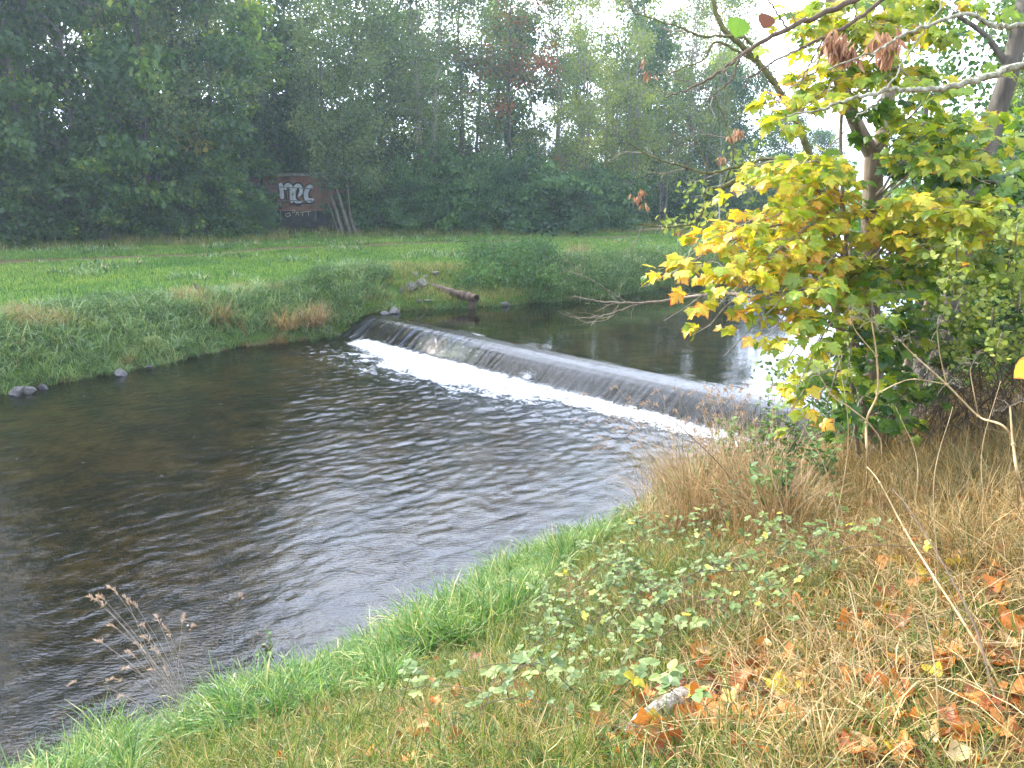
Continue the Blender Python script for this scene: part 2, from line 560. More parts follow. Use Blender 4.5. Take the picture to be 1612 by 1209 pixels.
M['grass_lush'] = leaf_mat('grass_lush', [(0.0, (0.035, 0.09, 0.016)), (0.4, (0.10, 0.22, 0.035)), (0.75, (0.20, 0.33, 0.06)), (0.93, (0.42, 0.42, 0.13)), (1.0, (0.55, 0.45, 0.2))], 0.4, gloss=0.03, rough=0.4, obj_var=0.25, pos_var=0.2, pos_scale=1.5)
M['grass_mixed'] = leaf_mat('grass_mixed', [(0.0, (0.035, 0.08, 0.015)), (0.4, (0.12, 0.20, 0.025)), (0.68, (0.25, 0.30, 0.05)), (0.88, (0.42, 0.33, 0.11)), (1.0, (0.52, 0.38, 0.17))], 0.35, gloss=0.03, rough=0.45, obj_var=0.4, pos_var=0.35, pos_scale=1.1)
M['grass_dry'] = leaf_mat('grass_dry', [(0.0, (0.07, 0.11, 0.02)), (0.25, (0.12, 0.09, 0.025)), (0.5, (0.32, 0.20, 0.06)), (1.0, (0.56, 0.40, 0.17))], 0.3, gloss=0.03, rough=0.5, obj_var=0.35, pos_var=0.25, pos_scale=1.5)
M['grass_brown'] = leaf_mat('grass_brown', [(0.0, (0.12, 0.18, 0.04)), (0.2, (0.20, 0.14, 0.05)), (0.5, (0.35, 0.21, 0.095)), (1.0, (0.54, 0.38, 0.18))], 0.3, gloss=0.04, obj_var=0.25)
M['plume'] = leaf_mat('plume', [(0.0, (0.36, 0.24, 0.15)), (1.0, (0.64, 0.48, 0.34))], 0.4, gloss=0.02, obj_var=0.2)
M['grass_meadow'] = leaf_mat('grass_meadow', [(0.0, (0.04, 0.12, 0.02)), (0.4, (0.12, 0.27, 0.035)), (0.75, (0.24, 0.39, 0.05)), (1.0, (0.44, 0.46, 0.07))], 0.35, gloss=0.03, obj_var=0.3, pos_var=0.45, pos_scale=0.35)
M['grass_bank'] = leaf_mat('grass_bank', [(0.0, (0.035, 0.10, 0.02)), (0.4, (0.13, 0.25, 0.05)), (0.72, (0.26, 0.38, 0.09)), (0.92, (0.46, 0.46, 0.16)), (1.0, (0.55, 0.43, 0.2))], 0.3, gloss=0.07, rough=0.4, obj_var=0.3, pos_var=0.3, pos_scale=0.8)
M['spray'] = leaf_mat('spray', [(0.0, (0.85, 0.87, 0.9)), (1.0, (0.9, 0.9, 0.92))], 0.4, gloss=0.0, obj_var=0.0)

# ------------------------------------------------------------------ terrain
NEAR = np.array([(-60, -42), (-30, -16), (-12, -1.9), (-8, 1.0), (-4.85, 3.0), (-3.35, 4.15), (-2.45, 5.15), (-1.15, 6.0), (-0.5, 6.95), (0.45, 7.95), (1.2, 8.55),
                 (1.75, 9.1), (2.2, 9.9), (3.2, 10.6), (4.6, 10.95), (5.6, 11.9), (7.3, 13.3), (10, 16), (14, 21.5), (20, 30), (28, 42), (45, 66), (80, 110)], float)
FAR = np.array([(-60, -20), (-30, 2), (-18, 8.5), (-13.5, 12.2), (-10.41, 15.22), (-8.85, 17.34), (-7.27, 19.94), (-5.6, 21.3), (-4.35, 22.2), (-2.9, 23.1), (-1.27, 23.5),
                (-0.12, 24.05), (3.06, 25.84), (8.28, 31.2), (13, 39), (20, 54), (34, 78), (70, 120)], float)
W0 = np.array([-4.0, 21.85])          # weir: left end, right end (at the lip)
W1 = np.array([5.35, 11.45])
SD = (W1 - W0) / np.linalg.norm(W1 - W0)
UD = np.array([SD[1], -SD[0]])         # downstream
if UD[1] > 0:
    UD = -UD
WLEN = float(np.linalg.norm(W1 - W0))
WH = 0.55                              # drop of the weir


def seg_signed(poly, x, y):
    x = np.asarray(x, float)
    y = np.asarray(y, float)
    best = np.full(x.shape, 1e9)
    sg = np.ones(x.shape)
    for a, b in zip(poly[:-1], poly[1:]):
        d = b - a
        t = np.clip(((x - a[0]) * d[0] + (y - a[1]) * d[1]) / (d @ d), 0, 1)
        dx, dy = x - a[0] - t * d[0], y - a[1] - t * d[1]
        r = np.hypot(dx, dy)
        c = d[0] * (y - a[1]) - d[1] * (x - a[0])
        up = r < best - 1e-9
        best = np.where(up, r, best)
        sg = np.where(up, np.sign(c), sg)
    return best * sg


def su(x, y):
    dx, dy = np.asarray(x) - W0[0], np.asarray(y) - W0[1]
    return dx * SD[0] + dy * SD[1], dx * UD[0] + dy * UD[1]


def wlevel(u):
    return WH * (1 - sstep(-0.2, 0.8, u))


def prof(d, pts):
    xs, ys = zip(*pts)
    return np.interp(d, xs, ys)


WOOD = np.array([(-60, 22), (-32, 30), (-23, 35), (-16, 39.2), (-10, 45.5), (3.6, 47.5), (10, 53), (16, 61), (26, 80), (40, 110)], float)   # edge of the wood


def terrain(x, y):
    x = np.asarray(x, float)
    y = np.asarray(y, float)
    dn = -seg_signed(NEAR, x, y)
    df = seg_signed(FAR, x, y)
    s, u = su(x, y)
    wl_ = wlevel(u)
    near_h = prof(dn, [(0, 0), (0.25, 0.22), (0.9, 0.50), (2.0, 1.02), (3.2, 1.62), (4.4, 2.15), (6, 2.42), (12, 2.6), (60, 3.0)])
    near_h = near_h + 0.10 * fbm(x * 0.9, y * 0.9, 3) * np.clip(dn, 0, 1) + 0.05 * fbm(x * 3.5, y * 3.5, 5) * np.clip(dn, 0, 1)
    far_h = prof(df, [(0, 0), (0.2, 0.28), (0.9, 0.75), (1.8, 1.12), (3.2, 1.34), (40, 1.45), (90, 2.2)])
    soft = sstep(0, 1, 1 - np.hypot((x + 1.6) / 2.6, (y - 25.2) / 2.6))          # gentle scoop by the pipe
    far_soft = prof(df, [(0, 0), (0.4, 0.06), (1.6, 0.26), (3.4, 0.62), (5.2, 0.85), (40, 0.9), (90, 1.6)])
    far_h = far_h * (1 - soft) + far_soft * soft
    far_h = far_h + 0.22 * fbm(x * 0.35, y * 0.35, 9) * np.clip(df / 3, 0, 1) + 0.05 * fbm(x * 2, y * 2, 19) * np.clip(df, 0, 1)
    dw = seg_signed(WOOD, x, y)
    far_h = far_h + prof(dw, [(-100, 0), (0, 0), (3, 0.35), (8, 0.9), (20, 1.3), (60, 1.8), (200, 2.5)])
    bed = -0.30 + 0.16 * fbm(x * 1.3, y * 1.3, 21) - 0.12 * sstep(1, 5, np.minimum(-dn, -df))
    bed = bed * np.clip(np.minimum(-dn, -df) / 0.5, 0, 1)
    up_bed = wl_ - WH * 0 + np.where(u < 0.6, -0.25, 0) * np.clip(np.minimum(-dn, -df) / 0.5, 0, 1)
    bedz = np.where(u < 0.6, np.minimum(up_bed, WH - 0.2), bed)
    # the bed steps down under the weir
    bedz = np.where((u > -1.0) & (u < 1.05), -0.35 * np.clip(np.minimum(-dn, -df) / 0.4, 0, 1), bedz)
    h = np.where(dn > 0, wl_ + near_h * (1 - 0.16 * (1 - sstep(-0.2, 0.8, u))) * 1.0, np.where(df > 0, wl_ * (1 - sstep(1.2, 5, df)) + far_h, bedz))
    return h


def ground_hit(px, py):
    d = ray(px, py)
    ts = np.linspace(1.2, 80, 4000)
    p = np.array([0, 0, CAM_H])[None, :] + ts[:, None] * d[None, :]
    below = p[:, 2] < terrain(p[:, 0], p[:, 1])
    k = int(np.argmax(below)) if below.any() else len(ts) - 1
    return p[k]


def axis_coords(fine0, fine1, step, lo, hi, grow=1.13):
    c = list(np.arange(fine0, fine1 + step / 2, step))
    s = step
    a = c[0]
    left = []
    while a > lo:
        s *= grow
        a -= s
        left.append(a)
    s = step
    a = c[-1]
    right = []
    while a < hi:
        s *= grow
        a += s
        right.append(a)
    return np.array(left[::-1] + c + right)


def grid_faces(nx, ny):
    i = np.arange(ny - 1)[:, None] * nx
    j = np.arange(nx - 1)[None, :]
    return np.stack([i + j, i + j + 1, i + nx + j + 1, i + nx + j], -1).reshape(-1, 4)


gx = axis_coords(-14, 12, 0.11, -900, 900)
gy = axis_coords(0, 30, 0.11, -300, 1500)
XX, YY = np.meshgrid(gx, gy)
ZZ = terrain(XX, YY)


def ground_material():
    m, N, L = new_mat('ground_soil')
    ge = N.new('ShaderNodeNewGeometry')

    def attr(n):
        a = N.new('ShaderNodeAttribute')
        a.attribute_name = n
        return a.outputs['Fac']

    def noise(sc, det=5):
        n = N.new('ShaderNodeTexNoise')
        n.inputs['Scale'].default_value = sc
        n.inputs['Detail'].default_value = det
        n.inputs['Roughness'].default_value = 0.65
        L.new(ge.outputs['Position'], n.inputs['Vector'])
        return n.outputs['Fac']

    def mixc(f, a, b):
        x = N.new('ShaderNodeMix')
        x.data_type = 'RGBA'
        L.new(f, x.inputs[0])
        L.new(a, x.inputs[6])
        L.new(b, x.inputs[7])
        return x.outputs[2]
    fine = noise(22)
    big = noise(1.3)
    rn = ramp(N, [(0.3, (0.045, 0.032, 0.02)), (0.5, (0.12, 0.09, 0.045)), (0.65, (0.22, 0.16, 0.08)), (0.8, (0.30, 0.22, 0.12))])
    L.new(fine, rn.inputs[0])
    rf = ramp(N, [(0.3, (0.04, 0.07, 0.018)), (0.5, (0.065, 0.12, 0.025)), (0.7, (0.12, 0.16, 0.04))])
    L.new(fine, rf.inputs[0])
    rp = ramp(N, [(0.3, (0.09, 0.065, 0.035)), (0.6, (0.17, 0.13, 0.07)), (0.8, (0.14, 0.16, 0.06))])
    L.new(fine, rp.inputs[0])
    rb = ramp(N, [(0.32, (0.012, 0.011, 0.007)), (0.45, (0.036, 0.030, 0.015)), (0.55, (0.095, 0.070, 0.028)), (0.68, (0.15, 0.12, 0.055))])
    bn = math_node(N, L, 'ADD', math_node(N, L, 'MULTIPLY', big, 0.6), math_node(N, L, 'MULTIPLY', noise(9), 0.4))
    bn = math_node(N, L, 'MULTIPLY_ADD', bn, 1.5)
    bn.node.inputs[2].default_value = -0.25
    L.new(bn, rb.inputs[0])
    rs = ramp(N, [(0.3, (0.05, 0.035, 0.028)), (0.7, (0.13, 0.095, 0.075))])
    L.new(fine, rs.inputs[0])
    rw = ramp(N, [(0.3, (0.025, 0.02, 0.013)), (0.55, (0.06, 0.045, 0.028)), (0.8, (0.10, 0.075, 0.04))])
    L.new(fine, rw.inputs[0])
    c = mixc(attr('m_far'), rn.outputs[0], rf.outputs[0])
    c = mixc(attr('m_path'), c, rp.outputs[0])
    c = mixc(attr('m_wood'), c, rw.outputs[0])
    c = mixc(attr('m_bed'), c, rb.outputs[0])
    c = mixc(attr('m_soil'), c, rs.outputs[0])
    bp = N.new('ShaderNodeBump')
    bp.inputs['Strength'].default_value = 0.7
    bp.inputs['Distance'].default_value = 0.03
    L.new(noise(35), bp.inputs['Height'])
    p = N.new('ShaderNodeBsdfDiffuse')
    L.new(c, p.inputs['Color'])
    L.new(bp.outputs[0], p.inputs['Normal'])
    o = N.new('ShaderNodeOutputMaterial')
    L.new(p.outputs[0], o.inputs['Surface'])
    return m


def path_mask(x, y):
    """the trodden track crossing the meadow, nearer the wood"""
    P_ = np.array([PZ(-300, 425, 1.4)[:2], PZ(0, 412, 1.4)[:2], PZ(250, 403, 1.4)[:2], PZ(440, 392, 1.4)[:2], PZ(640, 383, 1.4)[:2], PZ(820, 378, 1.4)[:2], PZ(1000, 372, 1.4)[:2]])
    d = np.abs(seg_signed(P_, x, y))
    return 1 - sstep(0.7, 1.2, d + 0.5 * fbm(x * 0.8, y * 0.8, 31))


SOILP = [ground_hit(1125, 1095), ground_hit(1090, 1115)]
mb = MB()
mb.add(np.column_stack([XX.ravel(), YY.ravel(), ZZ.ravel()]), grid_faces(len(gx), len(gy)))
me = mb.data('ground', ground_material(), True)
dn_ = -seg_signed(NEAR, XX, YY)
df_ = seg_signed(FAR, XX, YY)
dw_ = seg_signed(WOOD, XX, YY)
masks = {'m_far': (df_ > 0) * 1.0, 'm_bed': (1 - sstep(-0.05, 0.12, np.maximum(dn_, df_))),
         'm_path': path_mask(XX, YY) * (df_ > 0), 'm_wood': sstep(-0.5, 1.5, dw_) * (df_ > 0),
         'm_soil': sum(1 - sstep(0.12, 0.26, np.hypot(XX - q[0], YY - q[1]) + 0.12 * fbm(XX * 5, YY * 5, 41)) for q in SOILP)}
for k_, v_ in masks.items():
    a_ = me.attributes.new(k_, 'FLOAT', 'POINT')
    a_.data.foreach_set('value', np.clip(v_, 0, 1).ravel().astype(np.float32))
tag(link('ground', me), kind='structure')


# ------------------------------------------------------------------ water
def water_material():
    m, N, L = new_mat('river_water')
    ge = N.new('ShaderNodeNewGeometry')
    mpn = N.new('ShaderNodeMapping')
    mpn.inputs['Rotation'].default_value = (0, 0, -math.atan2(-UD[1], -UD[0]))
    mpn.inputs['Scale'].default_value = (1.0, 2.3, 1)
    L.new(ge.outputs['Position'], mpn.inputs[0])
    n = N.new('ShaderNodeTexNoise')
    n.inputs['Scale'].default_value = 13
    n.inputs['Detail'].default_value = 4
    L.new(mpn.outputs[0], n.inputs['Vector'])
    at = N.new('ShaderNodeAttribute')
    at.attribute_name = 'tint'       # roughness of the surface: calm pool to choppy tail water
    b = N.new('ShaderNodeBump')
    b.inputs['Distance'].default_value = 0.02
    L.new(n.outputs['Fac'], b.inputs['Height'])
    L.new(at.outputs['Fac'], b.inputs['Strength'])
    fr = N.new('ShaderNodeFresnel')
    fr.inputs['IOR'].default_value = 1.34
    L.new(b.outputs[0], fr.inputs['Normal'])
    g = N.new('ShaderNodeBsdfGlossy')
    g.inputs['Roughness'].default_value = 0.015
    g.inputs['Color'].default_value = (0.88, 0.92, 1.0, 1)
    L.new(b.outputs[0], g.inputs['Normal'])
    t = N.new('ShaderNodeBsdfTransparent')
    t.inputs['Color'].default_value = (0.58, 0.52, 0.33, 1)
    # suspended silt: a little diffuse body colour, more where the water is white with air
    ae = N.new('ShaderNodeAttribute')
    ae.attribute_name = 'edge'       # aeration on the weir face
    d = N.new('ShaderNodeBsdfDiffuse')
    dr = ramp(N, [(0.0, (0.03, 0.03, 0.018)), (0.12, (0.025, 0.027, 0.03)), (1.0, (0.13, 0.155, 0.23))])
    L.new(ae.outputs['Fac'], dr.inputs[0])
    L.new(dr.outputs[0], d.inputs['Color'])
    bf = math_node(N, L, 'ADD', math_node(N, L, 'MULTIPLY', ae.outputs['Fac'], 0.8), 0.12, True)
    body = N.new('ShaderNodeMixShader')
    L.new(bf, body.inputs[0])
    L.new(t.outputs[0], body.inputs[1])
    L.new(d.outputs[0], body.inputs[2])
    ms = N.new('ShaderNodeMixShader')
    L.new(fr.outputs[0], ms.inputs[0])
    L.new(body.outputs[0], ms.inputs[1])
    L.new(g.outputs[0], ms.inputs[2])
    o = N.new('ShaderNodeOutputMaterial')
    L.new(ms.outputs[0], o.inputs['Surface'])
    return m


ug = np.concatenate([-np.geomspace(95, 4.0, 70), np.arange(-3.9, -0.6, 0.07), np.arange(-0.6, 1.0, 0.025), np.arange(1.0, 20, 0.045), np.geomspace(21.2, 60, 40)])
sg_ = np.concatenate([-np.geomspace(40, 6, 30), np.arange(-5.8, -0.5, 0.25), np.arange(-0.5, 22, 0.042), np.geomspace(24.3, 60, 40)])
UU, SS = np.meshgrid(ug, sg_)
WX = W0[0] + SS * SD[0] + UU * UD[0]
WY = W0[1] + SS * SD[1] + UU * UD[1]


def sheet(u):
    """height of the water over the weir: level, rounded lip, steep apron"""
    x = np.array([-2.0, -0.45, -0.25, -0.08, 0.07, 0.20, 0.33, 0.46, 0.58, 0.68, 0.75, 0.9])
    z = np.array([0.0, 0.0, -0.008, -0.03, -0.075, -0.15, -0.25, -0.365, -0.465, -0.52, -0.545, -0.55])
    return WH + np.interp(u, x, z)


def water_z(S, U, X, Y):
    base = sheet(U)
    # streaky ribs running down the face, along the flow
    face = sstep(-0.25, 0.12, U) * (1 - sstep(0.66, 0.88, U))
    calm = sstep(-0.6, 0.0, U)
    st = fbm(S * 9 + 0.6 * U, U * 1.4 + 3, 51, 3) + 0.9 * fbm(S * 17 + U * 3, U * 3.5, 52, 2)
    base = base + face * st * np.interp(S, [0, 4, 7], [0.06, 0.055, 0.042]) * (0.3 + 0.7 * sstep(0.0, 0.6, U))
    # tail water: chop
    nd = np.clip(-seg_signed(NEAR, X, Y) * -1, 0, 3)
    down = sstep(0.8, 1.5, U) * (0.45 + 0.55 * sstep(0.4, 2.4, nd))
    churn = np.exp(-((U - 1.5) / 1.4) ** 2) * down
    a1 = fbm(U * 1.6 + 5, S * 4.2, 61, 3)
    warp = 0.25 * fbm(X * 0.7, Y * 0.7, 66, 2)
    a2 = fbm((X * 0.80 + Y * 0.60 + warp) * 4.4, (-X * 0.60 + Y * 0.80 + warp) * 9.5, 62, 2)
    a3 = fbm(X * 7, Y * 7, 63, 3)
    patch = 0.45 + 0.55 * sstep(-0.12, 0.12, fbm(X * 0.35, Y * 0.35, 64, 2))
    base = base + down * ((0.006 * a1 + 0.017 * a2 + 0.009 * a3) * (0.35 + 1.1 * patch) * (0.8 + 0.7 * np.exp(-((U - 2) / 4) ** 2))) + churn * 0.07 * fbm(X * 5, Y * 5, 65, 3)
    base = base + (1 - calm) * (0.0035 * fbm(X * 1.5, Y * 4, 67, 3)) + np.exp(-((U + 0.5) / 0.5) ** 2) * 0.006 * fbm(S * 4, U * 7, 68, 2)
    return base


WZ = water_z(SS, UU, WX, WY)
face_ = sstep(-0.3, 0.08, UU) * (1 - sstep(0.72, 0.92, UU))
stre = fbm(SS * 7 + 0.5 * UU, UU * 0.9, 71, 3) + 0.8 * fbm(SS * 26 + 2 * UU, UU * 2.2, 72, 2)
# thin broken water at the left third of the weir, a full smooth sheet further right
full = sstep(3.0, 6.0, SS + 0.8 * fbm(SS * 1.5, UU, 73))
big_ = fbm(SS * 1.1, UU * 0.5 + 2, 74, 3)
aer = face_ * np.clip((0.12 + 1.3 * stre + 0.8 * big_) * (1 - full) + full * (0.02 + 0.15 * big_ + 0.6 * stre * sstep(-0.1, 0.55, UU)), 0, 1)
rough_attr = np.where(UU < -0.3, 0.03, np.where(UU < 0.8, 0.35, 0.25))
mb = MB()
mb.add(np.stack([WX, WY, WZ], -1).reshape(-1, 3), grid_faces(len(ug), len(sg_)), rough_attr.ravel(), aer.ravel())
tag(mb.build('river', water_material(), None, True), kind='structure')

# weir: rounded concrete sill under the sheet
mb = MB()
sw = np.linspace(-0.55, WLEN + 0.5, 220)
uw = np.array([-0.85, -0.8, -0.45, -0.25, -0.08, 0.07, 0.20, 0.33, 0.46, 0.58, 0.68, 0.76, 1.2, 1.2])
zw = np.concatenate([[-0.5, WH - 0.14], sheet(uw[2:-2]) - 0.055, [-0.16, -0.5]])
A, B = np.meshgrid(np.arange(len(uw)), sw)
zz = zw[A] + 0.02 * fbm(B * 3, uw[A] * 3, 75) * (A > 0) * (A < len(uw) - 1)
mb.add(np.stack([W0[0] + B * SD[0] + uw[A] * UD[0], W0[1] + B * SD[1] + uw[A] * UD[1], zz], -1).reshape(-1, 3), grid_faces(len(uw), len(sw)))
wr = thing('weir', 'low dark concrete weir crossing the river with water sliding over it', 'weir', (W0[0], W0[1], 0))
o = mb.build('sill', M['concrete'], wr, True)
o.location = (-W0[0], -W0[1], 0)
# end blocks at both banks
for (s0, nm) in ((WLEN + 0.35, 'abutment'),):
    mb = MB()
    t_ = np.linspace(0, 1, 9)
    n_u = 14
    us = np.linspace(-0.9, 1.1, n_u)
    V = []
    for w_ in np.linspace(-0.28, 0.28, 5):
        for q in range(n_u):
            z = sheet(us[q]) + 0.05 - 0.12 * (abs(w_) / 0.28) ** 2 + 0.05 * float(fbm(us[q] * 3 + 9, w_ * 8 + s0, 76))
            V.append((W0[0] + (s0 + w_) * SD[0] + us[q] * UD[0] - W0[0], W0[1] + (s0 + w_) * SD[1] + us[q] * UD[1] - W0[1], z))
    mb.add(V, grid_faces(n_u, 5))
    mb.build(nm, M['concrete'], wr, True)

# foam: white water boiling at the foot of the weir, thinning downstream
mF, N, L = new_mat('foam')
at = N.new('ShaderNodeAttribute')
at.attribute_name = 'tint'
ge = N.new('ShaderNodeNewGeometry')
nf = N.new('ShaderNodeTexNoise')
nf.inputs['Scale'].default_value = 17
nf.inputs['Detail'].default_value = 5
nf.inputs['Roughness'].default_value = 0.7
L.new(ge.outputs['Position'], nf.inputs['Vector'])
q1 = math_node(N, L, 'MULTIPLY_ADD', nf.outputs['Fac'], 2.4)
q1.node.inputs[2].default_value = -1.30
q2 = math_node(N, L, 'ADD', at.outputs['Fac'], q1)
mr = N.new('ShaderNodeMapRange')
mr.inputs['From Min'].default_value = 0.30
mr.inputs['From Max'].default_value = 0.62
L.new(q2, mr.inputs['Value'])
df2 = N.new('ShaderNodeBsdfDiffuse')
df2.inputs['Color'].default_value = (0.56, 0.58, 0.60, 1)
trn = N.new('ShaderNodeBsdfTranslucent')
trn.inputs['Color'].default_value = (0.5, 0.54, 0.56, 1)
mq = N.new('ShaderNodeMixShader')
mq.inputs[0].default_value = 0.3
L.new(df2.outputs[0], mq.inputs[1])
L.new(trn.outputs[0], mq.inputs[2])
tr = N.new('ShaderNodeBsdfTransparent')
ms = N.new('ShaderNodeMixShader')
L.new(mr.outputs[0], ms.inputs[0])
L.new(tr.outputs[0], ms.inputs[1])
L.new(mq.outputs[0], ms.inputs[2])
o = N.new('ShaderNodeOutputMaterial')
L.new(ms.outputs[0], o.inputs['Surface'])
sF = np.arange(0.2, WLEN + 0.3, 0.035)
uF = np.arange(0.46, 4.2, 0.035)
FU, FS = np.meshgrid(uF, sF)
FX = W0[0] + FS * SD[0] + FU * UD[0]
FY = W0[1] + FS * SD[1] + FU * UD[1]
wid = np.interp(FS, [0, 0.6, 2, 4, 6, 8, 10, 12, 14.5], [0.05, 0.35, 0.85, 1.2, 1.2, 0.62, 0.40, 0.28, 0.2])
edge_ = 0.76 + wid * (1 + 0.9 * fbm(FS * 0.8, FU * 0.7, 81, 3))
dens = (1 - sstep(edge_ - 0.45, edge_ + 0.6, FU)) * sstep(0.55, 0.72, FU + 0.10 * fbm(FS * 6, FU * 6, 82)) * sstep(0.1, 0.9, FS)
lac = fbm(FS * 2.2 + 0.8 * FU, FU * 5.0, 83, 4)
dens = dens * (0.95 + 0.9 * lac) + 2.6 * np.clip(lac, 0, 1) * (1 - sstep(edge_, edge_ + 2.4, FU)) * (1 - 0.6 * sstep(8, 11, FS)) * sstep(0.62, 0.9, FU) * sstep(0.3, 1.5, FS)
FZ = water_z(FS, FU, FX, FY) + 0.012 + 0.05 * dens * (0.5 + fbm(FX * 8, FY * 8, 84, 3)) * sstep(0.55, 0.8, FU)
keep = dens > 0.03
fc = grid_faces(len(uF), len(sF))
kf = keep.ravel()[fc].any(1)
mb = MB()
mb.add(np.stack([FX, FY, FZ], -1).reshape(-1, 3), fc[kf], dens.ravel())
# flecks drifting away: small irregular blobs of foam
nfl = 260
fs = rng.uniform(0.3, WLEN, nfl)
fu = 1.0 + rng.exponential(2.6, nfl)
fx, fy = W0[0] + fs * SD[0] + fu * UD[0], W0[1] + fs * SD[1] + fu * UD[1]
ok = (seg_signed(FAR, fx, fy) < -0.3) & (-seg_signed(NEAR, fx, fy) < -0.3)
fx, fy, fs, fu = fx[ok], fy[ok], fs[ok], fu[ok]
fz = water_z(fs, fu, fx, fy) + 0.006
k = 7
an = np.linspace(0, 2 * math.pi, k, endpoint=False)
disc = np.vstack([[[0, 0, 0.45]], np.column_stack([np.cos(an), np.sin(an) * 0.7, np.zeros(k)])])
dff = np.array([[0, 1 + i, 1 + (i + 1) % k] for i in range(k)])
sc = rng.uniform(0.004, 0.014, len(fx))
MM = frames(np.column_stack([np.cos(fx * 7), np.sin(fx * 7), 0 * fx]), np.tile([0, 0, 1.0], (len(fx), 1)), sc)
rep(mb, disc, dff, np.column_stack([fx, fy, fz]), MM, np.full(len(fx), 1.2))
tag(mb.build('foam', mF, None, True), 'white churning foam along the foot of the weir with flecks drifting off', 'foam', None, 'stuff')

# white spout kicking up against the weir foot
c = Q(830, 588, 0)
c = PZ(830, 596, 0.12)
mb = MB()
g = np.random.default_rng(5)
n = 320
dd = rand_dir(n, 0.9, g)
rr = g.uniform(0, 1, n) ** 0.7
pos = c + dd * rr[:, None] * np.array([0.24, 0.16, 0.20]) * (0.4 + 0.9 * np.random.default_rng(6).uniform(size=(n, 1)) ** 2)
rep(mb, disc, dff, pos, frames(rand_dir(n, 0, g), rand_dir(n, 0, g), g.uniform(0.004, 0.012, n)), np.full(n, 1.2))
tag(mb.build('splash', M['spray'], None, True), 'small white splash kicked up at the middle of the weir foot', 'splash')

# ------------------------------------------------------------------ trees of the far wood
def wiggle(p0, p1, n, amp, g, sag=0.0):
    t = np.linspace(0, 1, n)[:, None]
    p = p0 + (p1 - p0) * t
    w = np.cumsum(g.normal(size=(n, 3)) * amp, axis=0) * t
    p = p + w - w[-1] * t * 0.6
    p[:, 2] += sag * 4 * (t * (1 - t))[:, 0]
    return p


def make_tree(kind, seed, H=20, stems=1, trunk_r=0.16, crown_base=3.0, width=3.4, limbs=26, leaf=0.15, leaves=15000, lean=0.0, droop=0.0, bark='bark', lmat='leaf_grey',
              clump=0.75, flat=0.6, top_w=0.35, spread=0.5, tint_hi=0.0, tmpl=DIAM, sparse=1.0):
    g = np.random.default_rng(seed)
    tb = MB()
    cb = MB()
    cen, rad = [], []
    for s in range(stems):
        a = g.uniform(0, 6.28)
        base = np.array([math.cos(a), math.sin(a), 0]) * (0 if stems == 1 else g.uniform(0.15, spread))
        hs = H * g.uniform(0.8, 1.0)
        topp = base * (1 + hs * 0.10) + np.array([g.normal() * 0.5 + lean * hs, g.normal() * 0.5, hs])
        base[2] = -0.4
        path = wiggle(base, topp, 14, 0.10, g)
        r = trunk_r * g.uniform(0.7, 1.1) * (1 - np.linspace(0, 1, 14) * 0.88)
        r[0] *= 1.35
        tube(tb, path, r, 7)
        for i in range(int(limbs / stems)):
            t = g.uniform(max(0.02, crown_base / hs), 0.97)
            p0 = np.array([np.interp(t, np.linspace(0, 1, 14), path[:, c]) for c in range(3)])
            az = g.uniform(0, 6.28)
            # crown profile: widest in the lower half, narrowing to the top
            u = (t * hs - crown_base) / (hs - crown_base)
            w = width * (top_w + (1 - top_w) * math.sin(math.pi * min(1, max(0, (1 - u))) ** 0.8 * 0.62)) * g.uniform(0.55, 1.1)
            p1 = p0 + np.array([math.cos(az) * w, math.sin(az) * w, w * g.uniform(0.1, 0.75) - droop * w])
            lp = wiggle(p0, p1, 7, 0.07, g, sag=0.12 * w)
            tube(tb, lp, 0.30 * trunk_r * (1 - t * 0.6) * (1 - np.linspace(0, 1, 7) * 0.8) + 0.008, 4)
            for q in range(3):
                tt = g.uniform(0.35, 0.95)
                b0 = lp[int(tt * 6)]
                b1 = b0 + rand_dir(1, 0.2 - droop, g)[0] * w * 0.38
                tube(tb, wiggle(b0, b1, 4, 0.03, g), [0.02, 0.016, 0.012, 0.006], 3)
                cen.append(b1)
                rad.append(clump * g.uniform(0.6, 1.25))
            cen.append(lp[-1])
            rad.append(clump * g.uniform(0.6, 1.2))
    cen = np.array(cen)
    rad = np.array(rad)
    keep = g.uniform(size=len(cen)) < sparse
    cen, rad = cen[keep], rad[keep]
    wgt = rad ** 2
    idx = g.choice(len(cen), size=leaves, p=wgt / wgt.sum())
    off = g.normal(size=(leaves, 3)) * 0.55
    ln = np.linalg.norm(off, axis=1, keepdims=True)
    off = off / ln * np.minimum(ln, 1.0 + 0.25 * g.uniform(size=(leaves, 1)))
    off[:, 2] *= flat
    pos = cen[idx] + off * rad[idx][:, None]
    pos[:, 2] -= droop * 0.35 * (off ** 2).sum(1) * rad[idx]
    pos[:, 2] = np.maximum(pos[:, 2], 0.05)
    ctint = g.uniform(0.1, 0.75, len(cen))
    tint = np.clip(ctint[idx] + g.normal(size=leaves) * 0.16 + tint_hi, 0, 1)
    ax = rand_dir(leaves, -0.45 - droop, g)
    nr = rand_dir(leaves, 0.9, g)
    tv, tf = tmpl[0], tmpl[1]
    rep(cb, tv, tf, pos, frames(ax, nr, leaf * g.uniform(0.65, 1.3, leaves)), tint, tmpl[2] if len(tmpl) > 2 else None)
    return tb.data(kind + '_trunk', M[bark]), cb.data(kind + '_crown', M[lmat])


